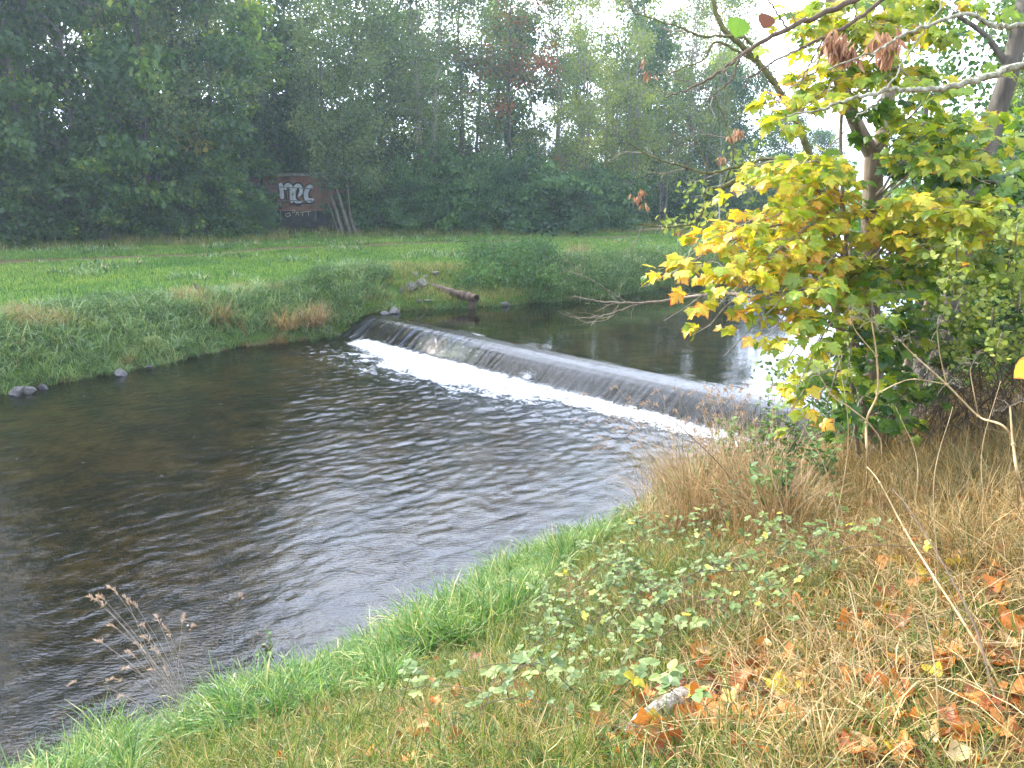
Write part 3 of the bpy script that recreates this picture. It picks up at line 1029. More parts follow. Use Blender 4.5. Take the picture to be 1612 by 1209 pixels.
K = {}
K['maple0'] = make_tree('maple', 101, H=17, crown_base=0.6, width=3.6, limbs=44, leaf=0.27, leaves=11000, lmat='leaf_maple_far', clump=0.85, flat=0.5, trunk_r=0.15)
K['maple1'] = make_tree('maple', 102, H=19, crown_base=1.0, width=4.0, limbs=46, leaf=0.27, leaves=12000, lmat='leaf_maple_far', clump=0.9, flat=0.5, trunk_r=0.17, lean=0.03)
K['alder0'] = make_tree('alder', 103, H=20, crown_base=3.2, width=3.6, limbs=44, leaf=0.15, leaves=19000, lmat='leaf_grey', clump=0.85, flat=0.7, droop=0.15, stems=2)
K['alder1'] = make_tree('alder', 104, H=21, crown_base=2.6, width=4.0, limbs=50, leaf=0.15, leaves=21000, lmat='leaf_grey', clump=0.9, flat=0.7, droop=0.1, stems=3, spread=0.7, bark='bark_pale')
K['willow0'] = make_tree('willow', 105, H=21, crown_base=2.2, width=3.4, limbs=50, leaf=0.15, leaves=18000, lmat='leaf_grey', clump=0.7, flat=1.2, droop=0.3, stems=2)
K['tall0'] = make_tree('tall', 106, H=22, crown_base=6.5, width=2.6, limbs=30, leaf=0.16, leaves=8500, lmat='leaf_grey', clump=0.75, flat=0.7, trunk_r=0.14)
K['tall1'] = make_tree('tall', 107, H=21, crown_base=5.5, width=2.4, limbs=28, leaf=0.16, leaves=7500, lmat='leaf_maple_far', clump=0.7, flat=0.6, trunk_r=0.13, lean=-0.03)
K['birch0'] = make_tree('birch', 108, H=20, crown_base=4.0, width=2.3, limbs=36, leaf=0.13, leaves=10500, lmat='leaf_pale', clump=0.62, flat=0.9, trunk_r=0.10, stems=3, spread=0.9, bark='bark_pale', droop=0.15)
K['birch1'] = make_tree('birch', 109, H=17, crown_base=2.5, width=2.2, limbs=36, leaf=0.13, leaves=10000, lmat='leaf_pale', clump=0.6, flat=1.0, trunk_r=0.10, bark='bark_pale', droop=0.2, stems=4, spread=1.0)
K['orange0'] = make_tree('orange', 110, H=21, crown_base=6.0, width=3.0, limbs=34, leaf=0.17, leaves=8500, lmat='leaf_orange', clump=0.75, flat=0.6, trunk_r=0.14)
K['back0'] = make_tree('back', 111, H=19, crown_base=4.5, width=3.4, limbs=30, leaf=0.26, leaves=8000, lmat='leaf_maple_far', clump=1.0, flat=0.7, trunk_r=0.15)
K['round0'] = make_tree('round', 112, H=11, crown_base=0.8, width=3.4, limbs=44, leaf=0.2, leaves=13000, lmat='leaf_shrub', clump=0.9, flat=0.7, trunk_r=0.16, top_w=0.6)
K['shrub0'] = make_tree('shrub', 113, H=4.2, crown_base=0.2, width=2.2, limbs=36, leaf=0.19, leaves=8000, lmat='leaf_shrub', clump=0.55, flat=0.5, trunk_r=0.05, stems=5, spread=0.6, top_w=0.7, droop=0.15, tmpl=LANCE)
K['shrub1'] = make_tree('shrub', 114, H=3.2, crown_base=0.1, width=2.0, limbs=34, leaf=0.21, leaves=6500, lmat='leaf_shrub', clump=0.5, flat=0.5, trunk_r=0.04, stems=5, spread=0.6, top_w=0.8, droop=0.2)
K['shrub2'] = make_tree('shrub', 115, H=4.8, crown_base=0.15, width=2.1, limbs=38, leaf=0.26, leaves=5500, lmat='leaf_maple_far', clump=0.55, flat=0.45, trunk_r=0.05, stems=4, spread=0.5, top_w=0.6)
K['dead0'] = make_tree('dead', 116, H=4.5, crown_base=0.6, width=1.2, limbs=30, leaf=0.13, leaves=1300, lmat='leaf_orange', clump=0.5, flat=0.9, trunk_r=0.035, stems=7, spread=0.8, bark='bark_pale', top_w=0.7)
K['birchw'] = make_tree('birchwhite', 117, H=13, crown_base=3.5, width=1.8, limbs=26, leaf=0.13, leaves=6000, lmat='leaf_pale', clump=0.6, flat=0.9, trunk_r=0.11, bark='bark_birch', droop=0.25)
K['yellow'] = make_tree('yellowtwig', 118, H=5.2, crown_base=3.4, width=1.5, limbs=10, leaf=0.26, leaves=420, lmat='leaf_yellow', clump=0.5, flat=0.5, trunk_r=0.05)


def plant(kind, name, px, Y, scale, label, cat='tree', group=None, rz=None, zoff=0.0):
    x = (px - 806) / FPX * (Y * CP + 2.0 * SP)
    z = float(terrain(x, Y))
    t = thing(name, label, cat, (x, Y, z + zoff), rng.uniform(0, 6.28) if rz is None else rz, group)
    t.scale = (scale, scale, scale * rng.uniform(0.95, 1.08) * (1.0 if cat == 'shrub' else float(np.interp(px, [60, 150, 450, 650, 800, 1060, 1150], [1.25, 1.12, 0.95, 0.9, 1.0, 1.02, 1.1]))))  # leftmost trees stretched taller so that their shade covers the weir
    tr_, cr_ = K[kind]
    link('stem' if cat == 'shrub' else 'trunk', tr_, t)
    link('foliage' if cat == 'shrub' else 'crown', cr_, t)
    return t


def wood_y(px):
    """distance of the edge of the wood at picture column px"""
    xs = [-600, -300, 0, 300, 540, 900, 1130, 1400, 1700]
    ys = [26, 31, 36, 40.5, 47, 48.5, 58, 72, 92]
    return float(np.interp(px, xs, ys))


FRONT = [
    # px, dY, kind, scale, label
    (-330, 2, 'maple1', 1.15, 'large maple beyond the left end of the wood'),
    (-170, 1, 'alder0', 1.15, 'grey green alder beyond the left end of the wood'),
    (-40, 1.0, 'maple1', 1.1, 'big dark green maple at the very left end of the far wood'),
    (70, 2.5, 'alder1', 1.12, 'grey green alder standing behind the leftmost maples of the wood'),
    (135, 0.6, 'maple0', 1.1, 'dense maple whose low branches hang to the grass near the left edge'),
    (232, 1.0, 'maple1', 1.1, 'maple with an upright slender trunk showing left of the graffiti hut'),
    (283, 1.6, 'alder0', 1.08, 'alder with a bare pale trunk rising beside the small yellow tree'),
    (345, 2.6, 'maple0', 1.05, 'maple leaning over the bushes left of the graffiti hut'),
    (402, 9.5, 'alder1', 1.15, 'tall alder behind the left corner of the graffiti hut'),
    (468, 11.5, 'willow0', 1.2, 'willow standing right behind the roof of the graffiti hut'),
    (603, 2.6, 'willow0', 1.08, 'bluish willow just right of the leaning trunks'),
    (668, 2.0, 'alder1', 1.02, 'rounded grey alder above the dark bushes in the middle of the wood'),
    (735, 3.2, 'willow0', 1.0, 'dark bluish willow left of the orange tinted tree'),
    (805, 4.2, 'orange0', 0.98, 'tree with orange autumn leaves high in the middle of the wood'),
    (868, 3.0, 'birch0', 0.95, 'light green slim tree right of the orange tinted tree'),
    (925, 2.5, 'birch0', 1.0, 'tall pale green tree with thin forked stems'),
    (985, 2.0, 'birch1', 1.02, 'airy pale tree at the edge of the long clump of bushes'),
    (1040, 3.0, 'birch1', 1.0, 'multi stemmed pale tree with bare straight trunks at the meadow end'),
    (1088, 4.0, 'birch0', 1.0, 'pale airy tree rising behind the end of the meadow'),
    (955, 6.0, 'birch1', 1.15, 'pale golden green tree filling the gap behind the airy ones'),
    (1062, 7.0, 'birch1', 1.25, 'tall pale tree behind the multi stemmed trunks'),
    (1120, 8.0, 'birch0', 1.05, 'hazy pale tree at the far end of the wood beside the open sky'),
    (1150, 4.0, 'round0', 0.95, 'round dark green tree behind the bare branches at the meadow end'),
    (1225, 9.0, 'round0', 0.76, 'lower dark tree closing the meadow at its far end'),
    (1290, 14.0, 'round0', 0.72, 'distant low tree seen past the yellow maple'),
]
for px, dY, kd, sc, lb in FRONT:
    plant(kd, 'tree', px, wood_y(px) + dY, sc, lb, 'tree', 'trees along the front of the far wood')
# second and third rows: slim tall trunks nothing tells apart
for i, px in enumerate(np.linspace(-60, 1060, 19)):
    plant(['tall0', 'tall1', 'back0'][i % 3], 'tree', px + rng.uniform(-22, 22), wood_y(px) + rng.uniform(6.5, 10), rng.uniform(0.88, 1.0),
          'slim tall tree in the back rows of the far wood', 'tree', 'slim trees behind the front row of the wood')
for i, px in enumerate(np.linspace(-40, 1130, 11)):
    plant(['back0', 'tall1'][i % 2], 'tree', px + rng.uniform(-25, 25), wood_y(px) + rng.uniform(13, 18), rng.uniform(0.8, 0.92),
          'slim tall tree in the back rows of the far wood', 'tree', 'slim trees behind the front row of the wood')
# white birch trunk at the end of the meadow
plant('birchw', 'birch_tree', 1133, 60, 0.85, 'birch with a thin white trunk at the far end of the meadow', 'tree')
plant('yellow', 'young_maple', 284, wood_y(284) - 0.2, 1.0, 'young maple with yellow leaves in front of the dark wood', 'tree')

# bushes along the foot of the wood
BUSH = [(418, 0.5, 'shrub0', 0.42), (-80, 0.2, 'shrub2', 1.15), (-10, 0.5, 'shrub2', 1.1), (48, 0.1, 'shrub2', 0.95), (100, 0.9, 'shrub2', 1.0), (160, 0.2, 'shrub2', 0.9), (205, 1.2, 'shrub2', 0.85), (262, 0.7, 'shrub0', 0.6),
        (312, 0.2, 'shrub2', 0.75), (355, 0.4, 'shrub2', 0.8), (395, 0.8, 'shrub0', 0.5),
        (575, 1.8, 'shrub1', 0.9), (620, 0.9, 'shrub0', 0.95), (665, 0.3, 'shrub0', 0.85), (705, 1.5, 'shrub1', 1.2), (750, 0.4, 'shrub0', 0.95), (800, 0.8, 'shrub0', 1.1), (852, 0.2, 'shrub1', 1.15),
        (900, 0.6, 'shrub0', 1.0), (945, 1.0, 'shrub1', 1.0), (1000, 2.6, 'shrub1', 0.9), (1075, 2.2, 'shrub1', 0.8), (1180, 4.0, 'shrub0', 0.8), (1240, 4.0, 'shrub0', 0.8)]
BLAB = ['low bush in the grass just in front of the graffiti hut', 'broad leaved bush beyond the left edge of the view', 'broad leaved bush at the very left edge of the wood', 'bush hanging over the grass second from the left edge', 'bush set back between the two leftmost ones', 'broad leaved bush below the big maple near the left edge',
        'bush half hidden behind the upright maple trunk at left', 'small fine leaved bush left of the young yellow maple', 'broad leaved bush just right of the young yellow maple', 'bush between the yellow maple and the graffiti hut', 'smallest bush, under the left corner of the graffiti hut',
        'bush just right of the leaning pale trunks', 'arching bush second right of the leaning trunks', 'arching bush closest to the meadow right of the leaning trunks', 'wide dark bush behind the arching ones right of the hut', 'bush with long leaf sprays near the middle of the wood edge',
        'large arching bush left of the biggest dark bush', 'biggest dark bush at the wood edge above the pipe', 'arching bush in front of the bare reddish brown one', 'rightmost of the dark bushes before the bare pale trunks', 'low bush under the multi stemmed pale trunks',
        'low bush left of the thin white birch trunk', 'low dark bush right of the thin white birch trunk', 'low dark bush at the far right end of the meadow']
for (px, dY, kd, sc), lab in zip(BUSH, BLAB):
    plant(kd, 'bush', px, wood_y(px) + dY, sc, lab, 'shrub', 'bushes along the foot of the far wood')
for i, px in enumerate(np.linspace(-60, 1240, 30)):
    if 395 < px < 520:
        continue
    plant(['shrub0', 'shrub1', 'round0'][i % 3], 'bush', px + rng.uniform(-15, 15), wood_y(px) + rng.uniform(5, 9), [1.2, 1.3, 0.55][i % 3], 'dark bush in the shade behind the front trees', 'shrub', 'shaded bushes inside the wood')
for px, Y in ((385, 52), (430, 55), (480, 54), (525, 53), (450, 59), (540, 60)):
    plant('shrub0', 'bush', px, Y, 1.7, 'dark bush in the shade behind the front trees', 'shrub', 'shaded bushes inside the wood')
plant('dead0', 'bush', 893, wood_y(893) + 2.0, 1.15, 'bare reddish brown bush with vertical twigs behind the green ones', 'shrub')

# leaning group of trunks right of the hut
lt = thing('leaning_tree', 'tree of several bare leaning trunks right beside the graffiti hut', 'tree', (0, 0, 0))
TB = MB()
for a, b, c, r in (((543, 372), (528, 330), (516, 285), 0.13), ((553, 370), (540, 330), (522, 270), 0.15), ((562, 368), (551, 335), (545, 275), 0.10), ((535, 376), (526, 345), (505, 290), 0.08)):
    y0 = 46.0
    p = smooth_path([Q(a[0], a[1] + 4, y0), Q(b[0], b[1], y0 + 0.3), Q(c[0], c[1], y0 + 0.5), Q(c[0] - 14, c[1] - 90, y0 + 1), Q(c[0] - 20, c[1] - 210, y0 + 1)], 20)
    tube(TB, p, r * (1 - 0.75 * np.linspace(0, 1, len(p))), 8)
TB.build('trunk', M['bark'], lt, True)
cb = MB()
g = np.random.default_rng(77)
cen = []
for q in range(120):
    px = g.uniform(470, 600)
    py = g.uniform(-60, 300)
    if py > 225 and px < 500:
        continue
    if py > 285:
        continue
    cen.append(Q(px, py, 45.2 + g.uniform(-0.8, 1.6)))
cen = np.array(cen)
n = 15000
idx = g.integers(0, len(cen), n)
pos = cen[idx] + g.normal(size=(n, 3)) * np.array([0.42, 0.42, 0.36])
rep(cb, DIAM[0], DIAM[1], pos, frames(rand_dir(n, -0.7, g), rand_dir(n, 0.9, g), 0.15 * g.uniform(0.6, 1.3, n)), np.clip(g.uniform(0.1, 0.75, len(cen))[idx] + g.normal(size=n) * 0.15, 0, 1))
cb.build('crown', M['leaf_grey'], lt)

# ------------------------------------------------------------------ graffiti hut
HY = 48.5


def hp(px, py, y=HY):
    return Q(px, py, y)


def box(mb, x0, x1, y0, y1, z0, z1, jit=0.0, tint=0.5):
    v = np.array([(x, y, z) for x in (x0, x1) for y in (y0, y1) for z in (z0, z1)], float)
    if jit:
        v += rng.normal(size=v.shape) * jit
    f = [(0, 1, 3, 2), (4, 6, 7, 5), (0, 4, 5, 1), (2, 3, 7, 6), (0, 2, 6, 4), (1, 5, 7, 3)]
    mb.add(v, f, tint)


xl, xr = hp(398, 300)[0], hp(540, 300)[0]
zt, zb, zm = hp(450, 277)[2], hp(450, 352)[2], hp(450, 332)[2]
hut = thing('graffiti_hut', 'small flat roofed orange hut sprayed with white bubble letters at the edge of the wood', 'hut', (xl, HY, zb))


def into(o, root):
    """keep a world-space mesh in place under its thing"""
    o.location = tuple(-a for a in root.location)
    return o


mb = MB()
xd0, xd1 = hp(409, 300)[0], hp(415, 300)[0]
box(mb, xl, xd0, HY, HY + 3.2, zm, zt)
box(mb, xd1, xr, HY, HY + 3.2, zm, zt)
box(mb, xd0, xd1, HY + 0.35, HY + 3.2, zm, zt)
into(mb.build('wall', M['render_orange'], hut), hut)
mb = MB()
box(mb, xd0 + 0.003, xd1 - 0.003, HY + 0.30, HY + 0.348, zm + 0.01, zt - 0.12)
into(mb.build('door', M['dark_door'], hut), hut)
mb = MB()
box(mb, xl - 0.05, xr + 0.1, HY - 0.03, HY + 3.2, zb - 0.9, zm - 0.003)
into(mb.build('plinth', M['concrete'], hut), hut)
mb = MB()
nx_ = 26
for yy, zlo in ((HY - 0.35, 0.0),):
    xs = np.linspace(xl - 0.35, xr + 0.3, nx_)
    top = zt + 0.16 + 0.05 * fbm(xs * 2, xs * 0 + 1, 90)
    V = []
    for y in (HY - 0.35, HY + 3.4):
        for k_, z in ((0, zt + 0.003), (1, 0)):
            V += [(x, y, z if k_ == 0 else tz) for x, tz in zip(xs, top)]
    V = np.array(V)
    a0, a1, b0, b1 = 0, nx_, 2 * nx_, 3 * nx_
    F = []
    for i in range(nx_ - 1):
        F += [(a0 + i, a0 + i + 1, a1 + i + 1, a1 + i), (b0 + i + 1, b0 + i, b1 + i, b1 + i + 1), (a1 + i, a1 + i + 1, b1 + i + 1, b1 + i), (a0 + i + 1, a0 + i, b0 + i, b0 + i + 1)]
    F += [(a0, a1, b1, b0), (a0 + nx_ - 1, b0 + nx_ - 1, b1 + nx_ - 1, a1 + nx_ - 1)]
    mb.add(V, F)
into(mb.build('roof', M['slab'], hut), hut)


def stroke(mb, pts, w, y, n=26):
    """a painted stroke: flat ribbon on the wall, points in picture pixels of the enlarged crop"""
    p = np.array([hp(370 + a / 8.06, 240 + b / 8.06, y) for a, b in pts])
    p = smooth_path(p, n)
    x, z = p[:, 0], p[:, 2]
    tx, tz = np.gradient(x), np.gradient(z)
    l = np.hypot(tx, tz) + 1e-9
    nx, nz_ = -tz / l, tx / l
    k = len(x)
    ww = w * 0.5 * np.sqrt(np.clip(1 - (np.abs(np.linspace(-1, 1, k)) ** 10), 0.12, 1))
    V = np.vstack([np.column_stack([x + nx * ww, np.full(k, y), z + nz_ * ww]), np.column_stack([x - nx * ww, np.full(k, y), z - nz_ * ww])])
    i = np.arange(k - 1)
    mb.add(V, np.column_stack([i, i + 1, k + i + 1, k + i]))


LET = [[(575, 385), (585, 450), (592, 520), (600, 590)], [(625, 470), (670, 415), (712, 450), (722, 540), (718, 640)],
       [(800, 560), (840, 500), (820, 425), (775, 430), (748, 500), (752, 590), (800, 635), (850, 620)], [(985, 440), (940, 440), (905, 500), (905, 580), (950, 610), (1000, 590)]]
lm = MB()
for k_, l_ in enumerate(LET):
    stroke(lm, l_, 0.44, HY - 0.006 - 0.003 * k_)
gr = into(lm.build('graffiti_outline', M['paint_black'], hut), hut)
lm = MB()
for k_, l_ in enumerate(LET):
    stroke(lm, l_, 0.27 if k_ != 2 else 0.22, HY - 0.022 - 0.003 * k_)
into(lm.build('graffiti_letter', M['paint_white'], hut), hut)
lm = MB()
for l_ in ([(655, 470), (650, 540), (660, 640)], [(795, 480), (785, 520), (800, 545)], [(655, 450), (700, 470)], [(680, 660), (780, 655), (860, 650), (960, 650)]):
    stroke(lm, l_, 0.07, HY - 0.036)
# small black tags: upper left
for l_ in ([(425, 335), (395, 345), (395, 365), (430, 365)], [(440, 365), (450, 330), (462, 365)], [(470, 365), (472, 330), (490, 350), (505, 330), (507, 362)], [(515, 330), (535, 335), (515, 350), (535, 368)],
           [(440, 385), (415, 390), (440, 405), (415, 415)], [(455, 410), (460, 385), (480, 400), (458, 412)], [(520, 385), (490, 390), (490, 410), (525, 408)],
           [(700, 690), (700, 670), (720, 680), (705, 692)], [(735, 690), (750, 668), (765, 690)], [(780, 690), (780, 670), (800, 690), (800, 668)], [(830, 672), (815, 680), (845, 685), (825, 694)]):
    stroke(lm, l_, 0.035, HY - 0.014, 10)
into(lm.build('graffiti_tag', M['paint_black'], hut), hut)
lm = MB()
for l_ in ([(785, 385), (785, 340), (800, 355), (815, 340), (815, 385)], [(825, 385), (838, 345), (852, 385)], [(862, 385), (862, 345), (880, 355), (862, 365), (882, 385)], [(895, 345), (895, 385)], [(915, 345), (898, 365), (915, 385)],
           [(935, 350), (955, 350), (935, 380), (960, 380)], [(975, 345), (965, 365), (985, 365)], [(983, 345), (983, 390)]):
    stroke(lm, l_, 0.03, HY - 0.014, 10)
into(lm.build('graffiti_tag', M['paint_red'], hut), hut)
lm = MB()
for l_ in ([(640, 770), (650, 810), (700, 800), (690, 770), (650, 775)], [(720, 745), (745, 730), (765, 745), (745, 765), (722, 748)], [(770, 800), (790, 750), (810, 800)], [(820, 760), (870, 755), (970, 745)], [(855, 760), (860, 810)], [(930, 750), (930, 800)],
           [(440, 540), (480, 530), (520, 560), (470, 580), (450, 600)]):
    stroke(lm, l_, 0.04, HY - 0.045, 12)
into(lm.build('graffiti_tag', M['paint_cream'], hut), hut)

# pipe railing in front of the hut
ry = HY - 1.1
rail = thing('railing', 'thin grey pipe railing in front of the graffiti hut', 'railing', (hp(400, 300)[0], ry, zb))


def z8(a, b, y=ry):
    return hp(370 + a / 8.06, 240 + b / 8.06, y)


for pts, nm in (([z8(190, 425), z8(600, 440), z8(1010, 462)], 'rail'), ([z8(430, 610), z8(700, 612), z8(1030, 615)], 'rail'), ([z8(430, 430), z8(430, 900)], 'post'), ([z8(335, 430), z8(335, 680)], 'post'),
                ([z8(578, 610), z8(578, 880)], 'post'), ([z8(1025, 460), z8(1025, 860)], 'post')):
    mb = MB()
    tube(mb, np.array(pts), 0.028, 6)
    into(mb.build(nm, M['rail'], rail, True), rail)


# ------------------------------------------------------------------ rocks, pipe and stake on the far bank
def rock_mesh(name, seed, mat='rock', rough=0.35, sub=3):
    import bmesh
    bm = bmesh.new()
    bmesh.ops.create_icosphere(bm, subdivisions=sub, radius=0.5)
    g = np.random.default_rng(seed)
    pl = norm(g.normal(size=(9, 3)))
    dist = g.uniform(0.26, 0.42, 9)
    for v in bm.verts:
        p = np.array(v.co)
        for a, d in zip(pl, dist):
            e = p @ a - d
            if e > 0:
                p = p - a * e * 0.85
        p = p * (1 + rough * 0.25 * (vnoise(p[0] * 5 + seed, p[1] * 5 + p[2] * 3, seed) - 0.5))
        v.co = p
    me = bpy.data.meshes.new(name)
    bm.to_mesh(me)
    bm.free()
    me.materials.append(M[mat])
    return me


ROCKS = [rock_mesh('rock', 200 + i, 'rock') for i in range(4)]
ROCKS_D = [rock_mesh('rock', 210 + i, 'rock_dark') for i in range(3)]


def rock(px, py, z, size, label, dark=False, k=0, group=None, sink=0.25, Y=None):
    p = PZ(px, py, z)
    o = link('rock', (ROCKS_D if dark else ROCKS)[k % (3 if dark else 4)])
    o.location = (p[0], p[1], p[2] + size[2] * (0.5 - sink))
    o.scale = size
    o.rotation_euler = (rng.uniform(-0.3, 0.3), rng.uniform(-0.3, 0.3), rng.uniform(0, 6.28))
    return tag(o, label, 'rock', group)


def gz(px, py):
    return float(ground_hit(px, py)[2])


g5 = 'pale rocks on the bare patch above the pipe'
for (px, py, sx, sz, lb, k) in (
        (648, 458, 0.46, 0.46, 'leaning pale stone left of the pipe, second from the left of the row', 0), (664, 454, 0.52, 0.50, 'big square pale stone right at the bank end of the rusty pipe', 1),
        (654, 437, 0.28, 0.32, 'small upright stone standing above the big square one', 2), (684, 434, 0.42, 0.26, 'flat slanting stone highest on the bare patch', 3),
        (631, 463, 0.2, 0.34, 'thin pointed stone at the left of the row above the pipe', 1), (603, 452, 0.26, 0.16, 'small rounded stone half buried left of the bare patch', 0),
        (675, 474, 0.34, 0.10, 'flat brown slab lying below the pipe', 3), (660, 476, 0.2, 0.2, 'small mossy stone below the square one', 2), (668, 440, 0.3, 0.24, 'brown stone between the upright and the flat slanting one', 0)):
    rock(px, py, gz(px, py), (sx * 0.85, sx * 0.6, sz * 0.85), lb, False, k, g5, 0.2)
for (px, py, z, sx, sz, lb, k) in (
        (622, 493, WH, 0.45, 0.22, 'dark wet stone in the pool beside the far end of the weir', 0), (606, 495, WH, 0.3, 0.12, 'small dark stone in the grass at the weir end', 1),
        (27, 621, 0, 0.46, 0.24, 'largest of the dark stones at the water at the left edge', 2), (47, 619, 0, 0.30, 0.18, 'middle one of three dark stones at the left edge', 1),
        (68, 612, 0, 0.24, 0.14, 'smallest and rightmost of three dark stones at the left edge', 0), (191, 591, 0, 0.36, 0.2, 'lone grey stone in the water below the lush bank grass', 2),
        (795, 482, WH, 0.3, 0.2, 'brown stone at the waterline right of the pipe', 1), (234, 580, 0, 0.2, 0.1, 'small dark stone in the shallows right of the lone grey one', 1)):
    rock(px, py, z, (sx, sx * 0.75, sz), lb, True, k, None, 0.25)
# low stone edging of the bank upstream of the lush grass
for i, px in enumerate(np.linspace(368, 545, 8)):
    py = np.interp(px, [368, 440, 545], [545, 533, 526])
    rock(px, py - 4, 0.05, (0.75, 0.45, 0.42), ['leftmost dark block of the stone bank edging, under the straw coloured tuft', 'second block from the left of the stone bank edging', 'third block from the left of the stone bank edging', 'fourth block from the left of the stone bank edging', 'fourth block from the weir in the stone bank edging', 'third block from the weir in the stone bank edging', 'second block from the weir in the stone bank edging', 'block of the stone bank edging nearest the weir'][i], True, i, 'blocks of the stone bank edging', 0.35)
rock(532, 529, 0.0, (0.22, 0.16, 0.10), 'small pale stone at the waterline close to the weir end', False, 1)

# rusty outlet pipe with a downpipe
pa, pm, pe = Q(683, 452, 24.5), Q(712, 461, 23.9), Q(744, 469, 23.2)
pipe = thing('outlet_pipe', 'rusty iron pipe from the far bank with a short downpipe standing in the pool', 'pipe', (pe[0], pe[1], WH))


def pipe_seg(name, a, b, r, mat='rust', hollow=True, n=10):
    mb = MB()
    t = np.linspace(0, 1, n)[:, None]
    p = a + (b - a) * t
    tube(mb, p, np.full(n, r) + 0.004 * np.sin(np.arange(n) * 2.3), 20)
    if hollow:
        tube(mb, p[::-1], np.full(n, r * 0.88), 20)
    return into(mb.build(name, M[mat], pipe, True), pipe)


dv = norm(pe - pa)
pipe_seg('pipe_section', pa - dv * 0.7, pm - dv * 0.03, 0.125)
pipe_seg('pipe_section', pm + dv * 0.05, pe - dv * 0.36, 0.118)
pipe_seg('pipe_collar', pm - dv * 0.05, pm + dv * 0.07, 0.136)
pipe_seg('pipe_collar', pe - dv * 0.40, pe - dv * 0.34, 0.138)
pipe_seg('tee_piece', pe - dv * 0.36, pe + dv * 0.16, 0.128)
pipe_seg('pipe_mouth', pe + dv * 0.02, pe + dv * 0.03, 0.11, 'pipe_inside', False)
dp = np.array([pe[0] - 0.02, pe[1], 0])
pipe_seg('downpipe', np.array([dp[0], dp[1], WH - 0.25]), np.array([dp[0], dp[1], pe[2] - 0.05]), 0.105, n=12)
pipe_seg('pipe_collar', np.array([dp[0], dp[1], WH + 0.10]), np.array([dp[0], dp[1], WH + 0.15]), 0.118)

# short dark stake standing on the meadow edge
sp_ = ground_hit(309, 462)
mb = MB()
g = np.random.default_rng(9)
tube(mb, [sp_ + [0, 0, -0.1], sp_ + [0.02, 0, 0.12], sp_ + [-0.03, 0, 0.28]], [0.07, 0.06, 0.04], 7, cap=True)
tag(mb.build('stake', M['bark'], None, False), 'short dark broken stake on the far bank above the lush grass', 'stake')
# fallen pale branch at the foot of the wood
a, b = ground_hit(245, 382), ground_hit(345, 386)
mb = MB()
tube(mb, smooth_path([a + [0, 0, 0.08], (a + b) / 2 + [0, 0.1, 0.12], b + [0, 0, 0.06]], 10), [0.04] * 5 + [0.03] * 5, 6)
tag(mb.build('fallen_branch', M['bark_pale'], None, True), 'pale fallen branch lying in the grass at the foot of the wood', 'branch')

# ------------------------------------------------------------------ grass: tufts spread by geometry nodes (stuff)
def blades(seed, n, h, w, spread, bend, lean=0.25, segs=4, tmin=0.0, tmax=1.0, mats=None, head=False):
    """a tuft of n grass blades"""
    g = np.random.default_rng(seed)
    mb = MB()
    a = g.uniform(0, 2 * math.pi, n)
    r = spread * np.sqrt(g.uniform(0, 1, n))
    base = np.column_stack([np.cos(a) * r, np.sin(a) * r, np.full(n, -0.02)])
    az = a + g.normal(size=n) * 1.0
    L_ = h * g.uniform(0.5, 1.1, n)
    th0 = lean * g.uniform(0, 1.4, n)
    bd = bend * g.uniform(0.3, 1.5, n)
    t = np.linspace(0, 1, segs + 1)
    ang = th0[:, None] + bd[:, None] * t[None, :] ** 1.3
    ds = L_[:, None] / segs
    rr = np.concatenate([np.zeros((n, 1)), np.cumsum(np.sin(ang[:, :-1]) * ds, 1)], 1)
    zz = np.concatenate([np.zeros((n, 1)), np.cumsum(np.cos(ang[:, :-1]) * ds, 1)], 1)
    c = base[:, None, :] + np.stack([np.cos(az)[:, None] * rr, np.sin(az)[:, None] * rr, zz], -1)
    side = np.column_stack([-np.sin(az), np.cos(az), np.zeros(n)])
    tw = g.normal(size=n) * 0.5
    side = norm(side + np.column_stack([np.cos(az) * tw, np.sin(az) * tw, 0 * tw]))
    ww = w * g.uniform(0.6, 1.2, n)[:, None] * np.array([0.7, 1.0, 0.9, 0.6, 0.08, 0.0])[None, :segs + 1] * 0.5
    if segs == 2:
        ww = w * g.uniform(0.6, 1.2, n)[:, None] * np.array([0.9, 0.8, 0.06])[None, :] * 0.5
    if segs == 3:
        ww = w * g.uniform(0.6, 1.2, n)[:, None] * np.array([0.8, 1.0, 0.7, 0.06])[None, :] * 0.5
    vl = c - side[:, None, :] * ww[..., None]
    vr = c + side[:, None, :] * ww[..., None]
    V = np.stack([vl, vr], 2).reshape(n, -1, 3)
    k = (segs + 1) * 2
    f = np.array([(2 * i, 2 * i + 1, 2 * i + 3, 2 * i + 2) for i in range(segs)])
    F = (f[None] + (np.arange(n) * k)[:, None, None]).reshape(-1, 4)
    tint = np.repeat(g.uniform(tmin, tmax, n), k)
    mb.add(V.reshape(-1, 3), F, tint)
    return mb


def proto(name, mb, mat):
    return bpy.data.objects.new(name, mb.data(name, mat))


